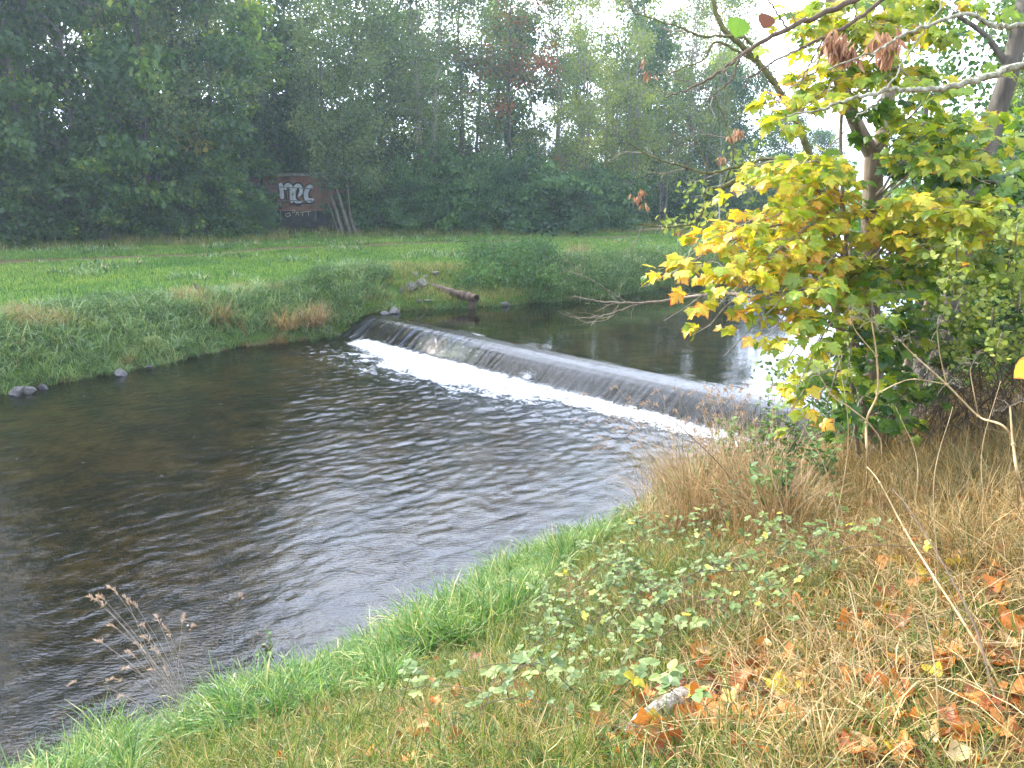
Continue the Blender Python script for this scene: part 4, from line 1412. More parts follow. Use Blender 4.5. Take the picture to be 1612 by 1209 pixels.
def scatter(name, pts, protos, scale, tilt=0.15, idx=None, rot=None, label=None, kind='stuff', cat=None):
    """one object that spreads tufts on its points (only for what nobody could count)"""
    pts = np.asarray(pts, float)
    n = len(pts)
    me = bpy.data.meshes.new(name)
    me.vertices.add(n)
    me.vertices.foreach_set('co', pts.ravel().astype(np.float32))
    rt = np.column_stack([rng.normal(size=n) * tilt, rng.normal(size=n) * tilt, rng.uniform(0, 6.28, n)]) if rot is None else rot
    a = me.attributes.new('rot', 'FLOAT_VECTOR', 'POINT')
    a.data.foreach_set('vector', rt.ravel().astype(np.float32))
    a = me.attributes.new('scl', 'FLOAT', 'POINT')
    a.data.foreach_set('value', np.broadcast_to(scale, (n,)).astype(np.float32))
    a = me.attributes.new('idx', 'INT', 'POINT')
    a.data.foreach_set('value', (rng.integers(0, len(protos), n) if idx is None else idx).astype(np.int32))
    me.update()
    o = link(name, me)
    col = bpy.data.collections.new(name + '_tufts')
    for p in protos:
        col.objects.link(p)
    ng = bpy.data.node_groups.new(name + '_spread', 'GeometryNodeTree')
    ng.interface.new_socket('Geometry', in_out='INPUT', socket_type='NodeSocketGeometry')
    ng.interface.new_socket('Geometry', in_out='OUTPUT', socket_type='NodeSocketGeometry')
    N = ng.nodes
    L = ng.links
    gi = N.new('NodeGroupInput')
    go = N.new('NodeGroupOutput')
    ip = N.new('GeometryNodeInstanceOnPoints')
    ci = N.new('GeometryNodeCollectionInfo')
    ci.inputs['Collection'].default_value = col
    ci.inputs['Separate Children'].default_value = True
    ci.inputs['Reset Children'].default_value = True

    def na(nm, typ):
        x = N.new('GeometryNodeInputNamedAttribute')
        x.data_type = typ
        x.inputs['Name'].default_value = nm
        return x.outputs['Attribute']
    L.new(gi.outputs[0], ip.inputs['Points'])
    L.new(ci.outputs[0], ip.inputs['Instance'])
    ip.inputs['Pick Instance'].default_value = True
    L.new(na('idx', 'INT'), ip.inputs['Instance Index'])
    L.new(na('rot', 'FLOAT_VECTOR'), ip.inputs['Rotation'])
    L.new(na('scl', 'FLOAT'), ip.inputs['Scale'])
    L.new(ip.outputs[0], go.inputs[0])
    md = o.modifiers.new('spread', 'NODES')
    md.node_group = ng
    return tag(o, label, cat, None, kind)


def on_ground(x, y):
    return np.column_stack([x, y, terrain(x, y)])


def sample(x0, x1, y0, y1, n):
    return rng.uniform(x0, x1, n), rng.uniform(y0, y1, n)


def in_view(x, y, m=60):
    u, v = proj(x, y, terrain(x, y))
    return (u > -m) & (u < 1612 + m) & (v < 1209 + 2.5 * m) & (v > 0)


# meadow
mead = [proto('meadow_tuft', blades(300 + i, 22, 0.15, 0.016, 0.22, 0.9, 0.5, 2), M['grass_meadow']) for i in range(4)]
weedt = [proto('meadow_weed', blades(310 + i, 16, 0.26, 0.045, 0.16, 1.2, 0.5, 3), M['grass_bank']) for i in range(2)]
x, y = sample(-34, 24, 16, 66, 95000)
u_, v_ = proj(x, y, 1.4)
df_ = seg_signed(FAR, x, y)
dw_ = seg_signed(WOOD, x, y)
k = (df_ > 0.8) & (dw_ < 1.5) & in_view(x, y, 30) & (path_mask(x, y) < rng.uniform(0.1, 0.9, len(x)))
bare = np.hypot((x + 2.3) / 1.9, (y - 25.6) / 1.7) < 1.0
k &= ~bare | (rng.uniform(size=len(x)) < 0.25)
k &= rng.uniform(size=len(x)) < np.clip((38 / np.hypot(x, y)), 0, 1) ** 0.5
x, y = x[k], y[k]
tall = fbm(x * 0.5, y * 0.5, 401) > 0.12
scatter('meadow_grass', on_ground(x, y), mead + weedt, rng.uniform(0.7, 1.3, len(x)) * (1 + 0.3 * fbm(x, y, 402)), 0.12,
        np.where(tall & (rng.uniform(size=len(x)) < 0.22), rng.integers(4, 6, len(x)), rng.integers(0, 4, len(x))), None, 'short green meadow grass on the far bank')

# rough grass and weeds along the foot of the wood
rough_p = [proto('rough_tuft', blades(320 + i, 18, 0.5, 0.02, 0.25, 0.9, 0.4, 3), M['grass_mixed']) for i in range(3)]
x, y = sample(-34, 24, 26, 70, 30000)
dw_ = seg_signed(WOOD, x, y)
k = (dw_ > -1.1 + 0.8 * fbm(x * 0.4, y * 0.4, 403)) & (dw_ < 2.5) & in_view(x, y, 20)
hutgap = (np.abs(proj(x, y, 1.6)[0] - 478) < 26) & (rng.uniform(size=len(x)) < 0.8)
k &= ~hutgap
x, y = x[k], y[k]
scatter('rough_grass', on_ground(x, y), rough_p, rng.uniform(0.5, 1.15, len(x)), 0.2, None, None, 'rough long grass at the foot of the far wood')

# bank verge: lush long blades left of the weir, hanging to the water
lush = [proto('verge_tuft', blades(330 + i, 30, 0.80, 0.028, 0.20, 1.9, 0.5, 4, 0.0, 0.85), M['grass_bank']) for i in range(4)]
tan = [proto('verge_tuft_tan', blades(340 + i, 30, 0.75, 0.012, 0.14, 1.7, 0.5, 4, 0.75, 1.0), M['grass_bank']) for i in range(2)]
tanl = [proto('verge_tuft_straw', blades(345 + i, 60, 0.95, 0.009, 0.12, 1.5, 0.7, 4, 0.35, 0.8), M['grass_dry']) for i in range(2)]
leafy = []
for i in range(2):
    g = np.random.default_rng(350 + i)
    mb = MB()
    n = 260
    p = g.normal(size=(n, 3)) * np.array([0.22, 0.22, 0.15]) + [0, 0, 0.30]
    p[:, 2] = np.abs(p[:, 2])
    rep(mb, LANCE[0], LANCE[1], p, frames(rand_dir(n, -0.2, g), rand_dir(n, 1.0, g), g.uniform(0.07, 0.13, n)), g.uniform(0, 0.8, n))
    leafy.append(proto('verge_weed', mb, M['leaf_green_weed']))
x, y = sample(-18, 12, 10, 36, 46000)
df_ = seg_signed(FAR, x, y)
s_, uu_ = su(x, y)
left = uu_ > -0.8
wdt = np.where(left, 2.7 + 0.8 * fbm(x * 0.6, y * 0.6, 404), 1.7)
pipegap = (x > -3.9) & (x < 0.4) & (~left)
wdt = np.where(pipegap, 0.0, wdt)
k = (df_ > -0.12) & (df_ < wdt) & in_view(x, y, 60)
k &= rng.uniform(size=len(x)) < np.where(df_ < 1.6, 0.95, 0.55)
k &= ~((s_ > 0.05) & (uu_ < 1.5) & (uu_ > -1.2))
x, y, df_, left = x[k], y[k], df_[k], left[k]
nn = fbm(x * 0.8, y * 0.8, 405)
rr = rng.uniform(size=len(x))
idx = np.where(nn > 0.10, np.where(rr < 0.5, rng.integers(4, 6, len(x)), rng.integers(0, 4, len(x))), rng.integers(0, 4, len(x)))
idx = np.where((nn < -0.02) & (rr < 0.55) & (df_ > 0.9), rng.integers(8, 10, len(x)), idx)
idx = np.where((~left) & (rr < 0.55), rng.integers(8, 10, len(x)), idx)
idx = np.where((nn > 0.2) & (rr > 0.85) & (df_ > 0.5), rng.integers(6, 8, len(x)), idx)
sc = rng.uniform(0.45, 0.85, len(x)) * np.where(df_ < 0.4, 0.8, 1.0) * np.where(df_ > 2, 0.7, 1.0)
sc = np.where(left, sc * 0.88, sc * 0.95)
scatter('verge_grass', on_ground(x, y), lush + tan + tanl + leafy, sc, 0.25, idx, None, 'lush long grass hanging from the far bank to the water')
# sparser bent grass over the bare patch by the pipe
x, y = sample(-5.0, 0.6, 22, 29, 2600)
k = (seg_signed(FAR, x, y) > 0.02)
x, y = x[k], y[k]
o = [proto('patch_tuft', blades(360 + i, 26, 0.24, 0.011, 0.18, 1.2, 0.5, 3), M['grass_mixed']) for i in range(3)]
scatter('patch_grass', on_ground(x, y), o, rng.uniform(0.5, 1.0, len(x)), 0.2, None, None, 'thin brownish grass over the bare patch around the pipe')


def mound(name, px, py, Y, n, h, r, mat, label, cat, seed, w=0.012, bend=1.3, lean=0.7, t0=0.0, t1=1.0, group=None, segs=4, z=None):
    """one big clump of grass as a thing of its own"""
    p = Q(px, py, Y)
    zz_ = float(terrain(p[0], p[1])) if z is None else z
    o = blades(seed, n, h, w, r, bend, lean, segs, t0, t1).build(name, mat)
    o.location = (p[0], p[1], zz_)
    return tag(o, label, cat, group)


mound('grass_clump', 491, 480, 21.6, 380, 0.9, 0.28, M['grass_brown'], 'rounded tuft of brown dead grass on the bank just left of the weir', 'grass clump', 601, 0.014, 1.4)
mound('grass_clump', 340, 510, 20.3, 300, 0.9, 0.3, M['grass_dry'], 'straw coloured grass tuft hanging over the bank edging', 'grass clump', 602, 0.014, 1.7)
mound('grass_clump', 450, 500, 21.1, 260, 0.9, 0.3, M['grass_dry'], 'long pale grass tuft between the brown tuft and the straw coloured one', 'grass clump', 603, 0.014, 1.7)
mound('grass_clump', 910, 420, 29.0, 260, 0.8, 0.35, M['grass_brown'], 'brownish tuft in the overgrown bank right of the pipe', 'grass clump', 604, 0.015, 1.0)

# bushy hump of weeds on the bank right of the pipe
hump = thing('weed_thicket', 'rounded dense thicket of dark green weeds on the bank right of the pipe', 'shrub', PZ(800, 470, 0.7))
g = np.random.default_rng(31)
cb = MB()
sb = MB()
cx, cy_, cz = [], [], []
for q in range(70):
    px = g.uniform(735, 870)
    Y = g.uniform(24.6, 29.5)
    xx = (px - 806) / FPX * Y
    gzv = float(terrain(xx, Y))
    if seg_signed(FAR, np.array([xx]), np.array([Y]))[0] < 0.1:
        continue
    hh = g.uniform(0.3, 0.95)
    tube(sb, [(xx, Y, gzv - 0.1), (xx + 0.05, Y, gzv + hh * 0.6), (xx + g.normal() * 0.1, Y + g.normal() * 0.1, gzv + hh)], [0.012, 0.01, 0.006], 4)
    cx.append(xx)
    cy_.append(Y)
    cz.append(gzv + hh * 0.6)
cen = np.column_stack([cx, cy_, cz])
n = 9000
idx = g.integers(0, len(cen), n)
pos = cen[idx] + g.normal(size=(n, 3)) * np.array([0.26, 0.26, 0.20])
rep(cb, LANCE[0], LANCE[1], pos, frames(rand_dir(n, -0.3, g), rand_dir(n, 1.0, g), g.uniform(0.09, 0.18, n)), np.clip(g.uniform(0, 0.7, len(cen))[idx] + g.normal(size=n) * 0.1, 0, 1))
into(cb.build('foliage', M['leaf_shrub']), hump).parent = hump
into(sb.build('stem', M['twig']), hump).parent = hump

# ------------------------------------------------------------------ near bank
lushn = [proto('near_lush', blades(370 + i, 30, 0.42, 0.0095, 0.08, 2.0, 0.6, 4, 0.0, 1.0), M['grass_lush']) for i in range(4)]
mixn = [proto('near_mixed', blades(380 + i, 36, 0.15, 0.0042, 0.08, 1.4, 0.8, 4), M['grass_mixed']) for i in range(4)]
dryn = [proto('near_dry', blades(390 + i, 30, 0.26, 0.0040, 0.08, 1.6, 0.9, 4), M['grass_dry']) for i in range(4)]
talln = [proto('near_tall_dry', blades(400 + i, 22, 0.62, 0.0045, 0.09, 1.3, 0.45, 4), M['grass_dry']) for i in range(3)]
dn_all = lambda x, y: -seg_signed(NEAR, x, y)
x, y = sample(-7, 9, 0.9, 14.5, 60000)
dn_ = dn_all(x, y)
k = (dn_ > -0.06) & in_view(x, y, 90)
x, y, dn_ = x[k], y[k], dn_[k]
z = terrain(x, y)
u_, v_ = proj(x, y, z)
for q in SOILP:
    pass
soil = np.minimum.reduce([np.hypot(x - q[0], y - q[1]) for q in SOILP])
r1 = rng.uniform(size=len(x))
n1 = fbm(x * 1.4, y * 1.4, 411)
# how green or dry the turf is across the bank
edge_w = np.interp(u_, [0, 500, 800, 960, 1040, 1700], [1.15, 1.2, 1.15, 0.75, 0.25, 0.15])
zl = (dn_ < edge_w + 1.6 * fbm(x * 0.9, y * 0.9, 433)) & (rng.uniform(size=len(x)) < 0.88)
dry_f = np.clip(sstep(950, 1350, u_ + 250 * n1) * 0.52 + sstep(930, 700, v_) * 0.0 + 0.05, 0, 1)
hi = (v_ < np.interp(u_, [1000, 1250, 1350, 1612], [790, 850, 900, 960])) & (u_ > 1030)
cls = np.where(zl, 0, np.where(hi, np.where(r1 < 0.45, 3, 2), np.where(r1 < dry_f, 2, 1)))
dens = np.choose(cls, [0.8, 0.9, 0.7, 0.4])
dens = np.where(soil < 0.22, 0.04, dens) * np.clip(7.5 / (y + 2), 0.45, 1.0)
k = rng.uniform(size=len(x)) < dens
x, y, z, cls, u_, v_, n1, dn_ = [a[k] for a in (x, y, z, cls, u_, v_, n1, dn_)]
pts = np.column_stack([x, y, z])
for c_, nm, pr, s0, s1, tl, lab in ((0, 'lush_grass', lushn, 0.6, 1.15, 0.3, 'fresh green grass along the near waterline'), (1, 'turf_grass', mixn, 0.6, 1.25, 0.5, 'short green and yellow turf on the near bank'),
                                    (2, 'dry_grass', dryn, 0.6, 1.2, 0.6, 'matted straw coloured grass on the near bank'), (3, 'tall_dry_grass', talln, 0.55, 1.0, 0.3, 'tall dry grass below the yellow maple')):
    kk = cls == c_
    scatter(nm, pts[kk], pr, rng.uniform(s0, s1, kk.sum()) * (1 + (1.6 if c_ == 0 else 0.9) * fbm(x[kk] * 1.7, y[kk] * 1.7, 431)), tl, None, None, lab)
print('near tufts', len(x))

# thin straw stems lying over the turf
mb = MB()
g = np.random.default_rng(55)
for q in range(520):
    px, py = g.uniform(1000, 1640), g.uniform(720, 1209)
    if px < 1250 and py < 850:
        continue
    p = PZ(px, py, 1.9)
    zz_ = float(terrain(p[0], p[1]))
    a = g.uniform(0, 6.28)
    l = g.uniform(0.15, 0.5)
    d = np.array([math.cos(a), math.sin(a), g.uniform(-0.1, 0.35)]) * l
    s = np.array([p[0], p[1], zz_ + g.uniform(0.03, 0.12)])
    tube(mb, [s, s + d * 0.5 + [0, 0, 0.03], s + d], [0.0018, 0.0016, 0.001], 3, g.uniform(0, 1))
tag(mb.build('straw', M['stem'], None), 'loose straw stems strewn over the near bank', None, None, 'stuff')

# ------------------------------------------------------------------ fallen leaves
def fallen_mesh(name, tmpl, seed, mat, curl):
    g = np.random.default_rng(seed)
    v = tmpl[0].copy()
    hub = np.array([0, 0.35])
    xy = v[:, :2] - hub
    a = g.uniform(0, 3.14)
    c = xy @ np.array([math.cos(a), math.sin(a)])
    s = xy @ np.array([-math.sin(a), math.cos(a)])
    z = v[:, 2] * 0.2 + curl * c ** 2 + 0.5 * curl * g.uniform(-0.6, 1) * s ** 2 + 0.06 * g.normal() * np.sin(c * 9) + 0.05 * np.sin(s * 7 + g.uniform(0, 6))
    # roll one side over
    k = sstep(0.15, 0.5, c) * g.uniform(0.3, 1.0)
    c2 = c * (1 - 0.6 * k)
    z = z + 0.25 * k
    xy2 = np.column_stack([c2 * math.cos(a) - s * math.sin(a), c2 * math.sin(a) + s * math.cos(a)])
    mb = MB()
    mb.add(np.column_stack([xy2, z]), tmpl[1], g.uniform(0.2, 0.8), tmpl[2])
    # petiole
    tube(mb, [(0, -0.35, 0.08), (0.02, -0.15, 0.03), (0, 0.02, 0.0)] - np.array([0, 0.35, 0]), [0.012, 0.012, 0.015], 3, 0.5)
    return mb.data(name, M[mat], True)


LEAVES = [fallen_mesh('fallen_leaf', t, 700 + i, 'leaf_dead', c) for i, (t, c) in enumerate([(HEART, 1.0), (HEART, 0.55), (HEART, 1.5), (MAPLE, 0.7), (MAPLE, 1.2), (OVATE, 1.2), (OVATE, 0.6), (HEART, 0.3), (MAPLE, 0.4), (HEART, -0.8)])]
YLEAVES = [fallen_mesh('fallen_leaf', t, 720 + i, 'leaf_dead_yellow', c) for i, (t, c) in enumerate([(HEART, 0.4), (MAPLE, 0.6), (HEART, 0.9)])]


def drop_leaf(px, py, size, mesh, label, group=None, lift=None, tiltm=0.3):
    p = ground_hit(px, py)
    o = link('fallen_leaf', mesh)
    o.location = (p[0], p[1], float(terrain(p[0], p[1])) + (rng.uniform(0.02, 0.065) if lift is None else lift))
    o.scale = (size, size, size)
    o.rotation_euler = (rng.normal() * tiltm, rng.normal() * tiltm, rng.uniform(0, 6.28))
    return tag(o, label, 'leaf', group)


YL = [(1255, 1098, 'bright yellow leaf pair standing by the dry tuft near the log'), (1222, 1100, 'small folded yellow leaf left of the bright yellow pair'), (1410, 898, 'pale yellow square looking leaf in the green grass right of centre'),
      (1452, 913, 'broad pale yellow leaf lying flat beside a long dry stem'), (1312, 926, 'small orange yellow leaf among brown ones below the brambles'), (1520, 806, 'yellow leaf caught in the dry grass under the maple'),
      (1086, 1104, 'little yellow leaf beside the pale log'), (1398, 984, 'yellow tan leaf half hidden in grass'), (1466, 1078, 'small yellow leaf in the straw at the lower right'), (1405, 1194, 'yellow leaf at the bottom edge of the view'),
      (1030, 1160, 'cream yellow leaf below the log'), (1200, 956, 'pale green yellow leaf at the bramble edge'), (665, 1052, 'yellow leaf in the green grass of the near bank'), (1505, 905, 'small yellow leaf right of the long stem')]
for i, (px, py, lb) in enumerate(YL):
    drop_leaf(px, py, rng.uniform(0.07, 0.10), YLEAVES[i % 3], lb)
DL = [(1110, 1140, 0.15, 'large orange brown leaf lying flat right of the log'), (1185, 1062, 0.15, 'large curled orange leaf above the bare soil'), (1055, 1198, 0.14, 'round orange leaf at the bottom edge below the log'), (940, 1148, 0.10, 'rusty brown leaf left of the log'),
      (1015, 1170, 0.11, 'pinkish brown crumpled leaf at the lower end of the log'), (1570, 940, 0.12, 'salmon orange leaf in the green grass at the right edge'), (1590, 1005, 0.12, 'broad reddish orange leaf at the right edge'),
      (1360, 917, 0.11, 'dark brown leaf curled over a cream one'), (1250, 968, 0.12, 'reddish brown leaf below the brambles')]
for i, (px, py, s, lb) in enumerate(DL):
    drop_leaf(px, py, s, LEAVES[i % 5], lb)
zones = [(1000, 1260, 1040, 1209, 52, 'dry orange brown leaf on the ground around the pale log', 'fallen leaves around the log'),
         (1200, 1612, 880, 1060, 92, 'dry rusty leaf on the turf between the brambles and the right edge', 'fallen leaves on the turf right of the brambles'),
         (1260, 1612, 1060, 1209, 55, 'dry brown leaf tangled in straw at the lower right', 'fallen leaves in the straw at the lower right'),
         (1330, 1612, 760, 880, 40, 'dry brown leaf caught in the dry grass under the maple', 'fallen leaves in the dry grass under the maple'),
         (560, 960, 980, 1209, 44, 'small dry leaf in the green turf left of the log', 'fallen leaves in the green turf')]
g = np.random.default_rng(81)
for x0, x1, y0, y1, n, lb, gp in zones:
    cc = [(g.uniform(x0, x1), g.uniform(y0, y1)) for _ in range(9)]
    for q in range(n):
        if g.uniform() < 0.6:
            c = cc[g.integers(0, 9)]
            px, py = c[0] + g.normal() * 45, c[1] + g.normal() * 22
        else:
            px, py = g.uniform(x0, x1), g.uniform(y0, y1)
        px, py = min(max(px, x0), x1), min(max(py, y0), y1)
        s = g.uniform(0.05, 0.115) * (0.75 if x1 < 1000 else 1)
        drop_leaf(px, py, s, LEAVES[g.integers(0, 10)], lb, gp)
# small crumbled litter under them
lit = []
for i in range(4):
    o = bpy.data.objects.new('litter_leaf', LEAVES[[0, 2, 5, 9][i]])
    lit.append(o)
x, y = sample(-2.5, 7, 1.2, 9, 13000)
u_, v_ = proj(x, y, terrain(x, y))
k = (dn_all(x, y) > 0.9) & (u_ < 1680) & (v_ < 1280) & (rng.uniform(size=len(x)) < sstep(850, 1250, u_ + 300 * fbm(x * 2, y * 2, 412)) * (0.75 + 1.8 * fbm(x * 1.8, y * 1.8, 413)) + 0.08)
x, y = x[k], y[k]
rt = np.column_stack([rng.normal(size=len(x)) * 0.6, rng.normal(size=len(x)) * 0.6, rng.uniform(0, 6.28, len(x))])
p3 = on_ground(x, y)
p3[:, 2] += 0.02
scatter('leaf_litter', p3, lit, rng.uniform(0.03, 0.075, len(x)), 0, None, rt, 'crumbled brown leaf litter between the larger leaves')

# ------------------------------------------------------------------ log, stick
la, lb_ = ground_hit(985, 1166), ground_hit(1085, 1098)
mb = MB()
t = np.linspace(0, 1, 22)
p = la + (lb_ - la) * t[:, None] + np.column_stack([0 * t, 0 * t, 0.035 + 0.012 * np.sin(t * 5)])
r = np.interp(t, [0, 0.1, 0.55, 0.9, 1], [0.017, 0.028, 0.042, 0.046, 0.028]) * (1 + 0.08 * np.sin(t * 31))
tube(mb, p, r, 14, cap=True)
me = mb.data('log', M['log'], True)
v = np.empty(len(me.vertices) * 3, np.float32)
me.vertices.foreach_get('co', v)
v = v.reshape(-1, 3)
v += (0.02 * np.column_stack([fbm(v[:, 1] * 22, v[:, 2] * 22, 91), fbm(v[:, 0] * 22, v[:, 2] * 22, 92), fbm(v[:, 0] * 22, v[:, 1] * 22, 93)])).astype(np.float32)
me.vertices.foreach_set('co', v.ravel())
tag(link('log', me), 'pale lichen spotted log half buried among orange leaves', 'log')
a, b = ground_hit(1218, 1206), ground_hit(1300, 1115)
mb = MB()
tube(mb, smooth_path([a + [0, 0, 0.06], a * 0.5 + b * 0.5 + [0.02, 0, 0.09], b + [0, 0, 0.07], b + (b - a) * 0.8 + [0.05, 0, 0.10]], 14), np.linspace(0.008, 0.005, 15), 7)
tag(mb.build('stick', M['stem'], None, True), 'pale straight stick lying in the grass at the bottom right of the log', 'stick')

# ------------------------------------------------------------------ the yellow maple on the near bank
MY = 6.4
mroot = ground_hit(1388, 722)
MY = float(mroot[1])
maple = thing('maple_tree', 'yellow green maple with orange edged leaves reaching over the water on the near bank', 'tree', (mroot[0], MY, mroot[2]))
g = np.random.default_rng(900)
tb = MB()
trunk = smooth_path([Q(1388, 735, MY), Q(1378, 620, MY), Q(1372, 520, MY), Q(1370, 400, MY), Q(1374, 300, MY), Q(1376, 236, MY)], 30)
tube(tb, trunk, [0.105, 0.088, 0.085, 0.088, 0.092, 0.085], 14)
limbL = smooth_path([Q(1376, 248, MY), Q(1350, 200, MY), Q(1328, 140, MY - 0.05), Q(1312, 60, MY - 0.1), Q(1306, -60, MY - 0.1), Q(1310, -240, MY)], 26)
tube(tb, limbL, [0.075, 0.066, 0.058, 0.05, 0.042, 0.03], 12)
limbR = smooth_path([Q(1380, 250, MY), Q(1394, 190, MY + 0.1), Q(1402, 110, MY + 0.2), Q(1412, 0, MY + 0.3), Q(1430, -180, MY + 0.4)], 26)
tube(tb, limbR, [0.075, 0.066, 0.06, 0.05, 0.03], 12)
st2 = smooth_path([Q(1380, 715, MY + 0.02), Q(1352, 600, MY - 0.1), Q(1345, 480, MY - 0.1), Q(1338, 380, MY)], 18)
tube(tb, st2, [0.045, 0.038, 0.03, 0.02], 9)
st3 = smooth_path([Q(1392, 715, MY + 0.1), Q(1420, 600, MY + 0.3), Q(1475, 420, MY + 0.5), Q(1490, 250, MY + 0.6)], 18)
tube(tb, st3, [0.05, 0.04, 0.03, 0.02], 9)
into(tb.build('trunk', M['bark_maple'], maple, True), maple)

lb, wb = MB(), MB()
SPR = []
# px, py of the outer end, depth, number of leaves, depth spread
LEFT = [(1012, 452, 5.6, 46), (1045, 505, 5.5, 40), (1035, 425, 5.9, 26), (1095, 420, 5.7, 50), (1085, 530, 5.5, 30), (1130, 480, 5.4, 60), (1125, 375, 5.9, 52), (1160, 440, 5.6, 60), (1150, 310, 6.0, 44), (1190, 555, 5.2, 60),
        (1200, 500, 5.4, 50), (1215, 400, 5.7, 60), (1205, 345, 5.9, 46), (1225, 590, 5.2, 34), (1235, 265, 5.9, 40), (1215, 215, 6.0, 34), (1212, 170, 6.0, 36), (1230, 205, 5.7, 36), (1260, 300, 5.8, 50), (1270, 470, 5.4, 60),
        (1280, 560, 5.3, 50), (1250, 620, 5.4, 26), (1215, 85, 6.2, 22), (1250, 40, 6.2, 22), (1270, 110, 6.1, 34), (1290, 170, 5.9, 38), (1255, 700, 5.6, 30), (1235, 665, 5.7, 18), (1210, 300, 6.4, 30), (1175, 260, 6.6, 12),
        (1140, 560, 5.4, 12)]
RIGHT = [(1380, 520, 5.5, 46), (1330, 610, 5.6, 34), (1350, 660, 5.8, 30), (1400, 620, 6.0, 50), (1420, 560, 5.9, 50), (1470, 400, 5.7, 60), (1480, 330, 5.7, 60), (1430, 470, 5.8, 60),
         (1520, 350, 5.6, 60), (1540, 430, 5.7, 50), (1590, 380, 5.4, 60), (1630, 330, 5.5, 50), (1500, 270, 6.0, 50), (1560, 290, 5.8, 44), (1450, 200, 6.9, 50), (1470, 150, 5.9, 50), (1380, 120, 6.8, 40), (1350, 60, 6.7, 40), (1430, 60, 6.1, 50),
         (1400, 10, 6.1, 40), (1500, 70, 6.2, 50), (1540, 20, 6.2, 36), (1580, 230, 5.9, 40), (1640, 260, 6.0, 40), (1480, 560, 6.2, 60), (1530, 520, 6.3, 50), (1450, 660, 6.4, 40), (1420, 700, 6.6, 26), (1330, 20, 6.2, 30), (1470, -40, 6.3, 40),
         (1600, 450, 5.9, 40), (1560, 200, 6.6, 30), (1300, 640, 5.8, 26), (1340, 700, 6.3, 20), (1520, 150, 6.4, 30), (1620, 120, 6.5, 10)]
ALLSTEM = np.vstack([trunk, limbL[:14], limbR[:14], st2, st3])


def leaf_spray(end, start, nlf, tintf, lmb, wmb, size=0.12, wide=0.26, petl=0.07):
    L_ = np.linalg.norm(end - start)
    mid = (start + end) / 2 + np.array([0, 0, 0.14 * L_ + 0.04])
    path = smooth_path([start, mid, end], 14)
    path[2:-1] += g.normal(size=(len(path) - 3, 3)) * 0.010
    tube(wmb, path, np.linspace(0.005 + 0.006 * L_, 0.0022, len(path)), 5)
    out = norm(end - start)
    k = np.linspace(0, len(path) - 1, nlf // 4 + 3).astype(int)
    side_dirs = []
    a = []
    # side twigs near the outer part carry the leaves in a flat shelf
    ntw = max(4, nlf // 6)
    twig_pts = []
    for q in range(ntw):
        t = 0.38 + 0.62 * (q + g.uniform()) / ntw
        p0 = path[min(len(path) - 1, int(t * (len(path) - 1)))]
        sgn = 1 if q % 2 else -1
        perp = norm(np.cross(out, [0, 0, 1.0])) * sgn
        d = norm(perp * g.uniform(0.5, 1.0) + out * g.uniform(0.3, 0.9) + np.array([0, 0, g.uniform(-0.30, 0.15)]))
        l = wide * g.uniform(0.4, 1.1) * (1.15 - 0.5 * t)
        p1 = p0 + d * l
        tube(wmb, [p0, (p0 + p1) / 2 + [0, 0, 0.015], p1], [0.0028, 0.0022, 0.0014], 3)
        twig_pts.append((p0, p1, d))
    P_, A_, N_, T_ = [], [], [], []
    for q in range(nlf):
        p0, p1, d = twig_pts[g.integers(0, ntw)]
        b = p0 + (p1 - p0) * g.uniform(0.25, 1.0)
        pd = norm(d + g.normal(size=3) * np.array([0.7, 0.7, 0.25]) + [0, 0, 0.05])
        e = b + pd * petl * g.uniform(0.5, 1.4)
        tube(wmb, [b, e], [0.0011, 0.0009], 3)
        ax = norm(pd * [1, 1, 0.2] + g.normal(size=3) * 0.35 + [0, -0.1, -0.45])
        nr = norm(np.array([-0.15, -0.35, 1.0]) + g.normal(size=3) * 0.5)
        P_.append(e)
        A_.append(ax)
        N_.append(nr)
        T_.append(tintf())
    P_ = np.array(P_)
    s = size * g.uniform(0.5, 1.15, nlf)
    Mx = frames(np.array(A_), np.array(N_), s)
    h = nlf // 2
    T_ = np.array(T_)
    rep(lmb, MAPLE[0], MAPLE[1], P_[:h], Mx[:h], T_[:h], MAPLE[2])
    rep(lmb, MAPLE2[0], MAPLE2[1], P_[h:], Mx[h:], T_[h:], MAPLE2[2])


def near_stem(p):
    """where on the trunk or limbs a twig towards p would leave: a little lower than p"""
    d = np.linalg.norm(ALLSTEM - (p - [0, 0, 0.25]), axis=1) + np.where(ALLSTEM[:, 2] > p[2] + 0.1, 0.8, 0)
    return ALLSTEM[int(np.argmin(d))]


for px, py, Y, nl in LEFT:
    e = Q(px, py, Y)
    base_t = np.interp(px, [1010, 1200, 1300], [0.76, 0.64, 0.50])
    leaf_spray(e, near_stem(e), int(nl * 1.75), lambda: float(np.clip(g.normal() * 0.17 + base_t, 0, 1)), lb, wb, 0.088, 0.30, 0.06)
for px, py, Y, nl in RIGHT:
    e = Q(px, py, Y)
    base_t = np.interp(py, [0, 200, 400, 600, 700], [0.58, 0.55, 0.46, 0.28, 0.24]) + (0.08 if Y < 5.8 else -0.08)
    s0 = near_stem(e)
    leaf_spray(e, s0, int(nl * 1.3), lambda: float(np.clip(g.normal() * 0.15 + base_t, 0, 1)), lb, wb, 0.097, 0.36)
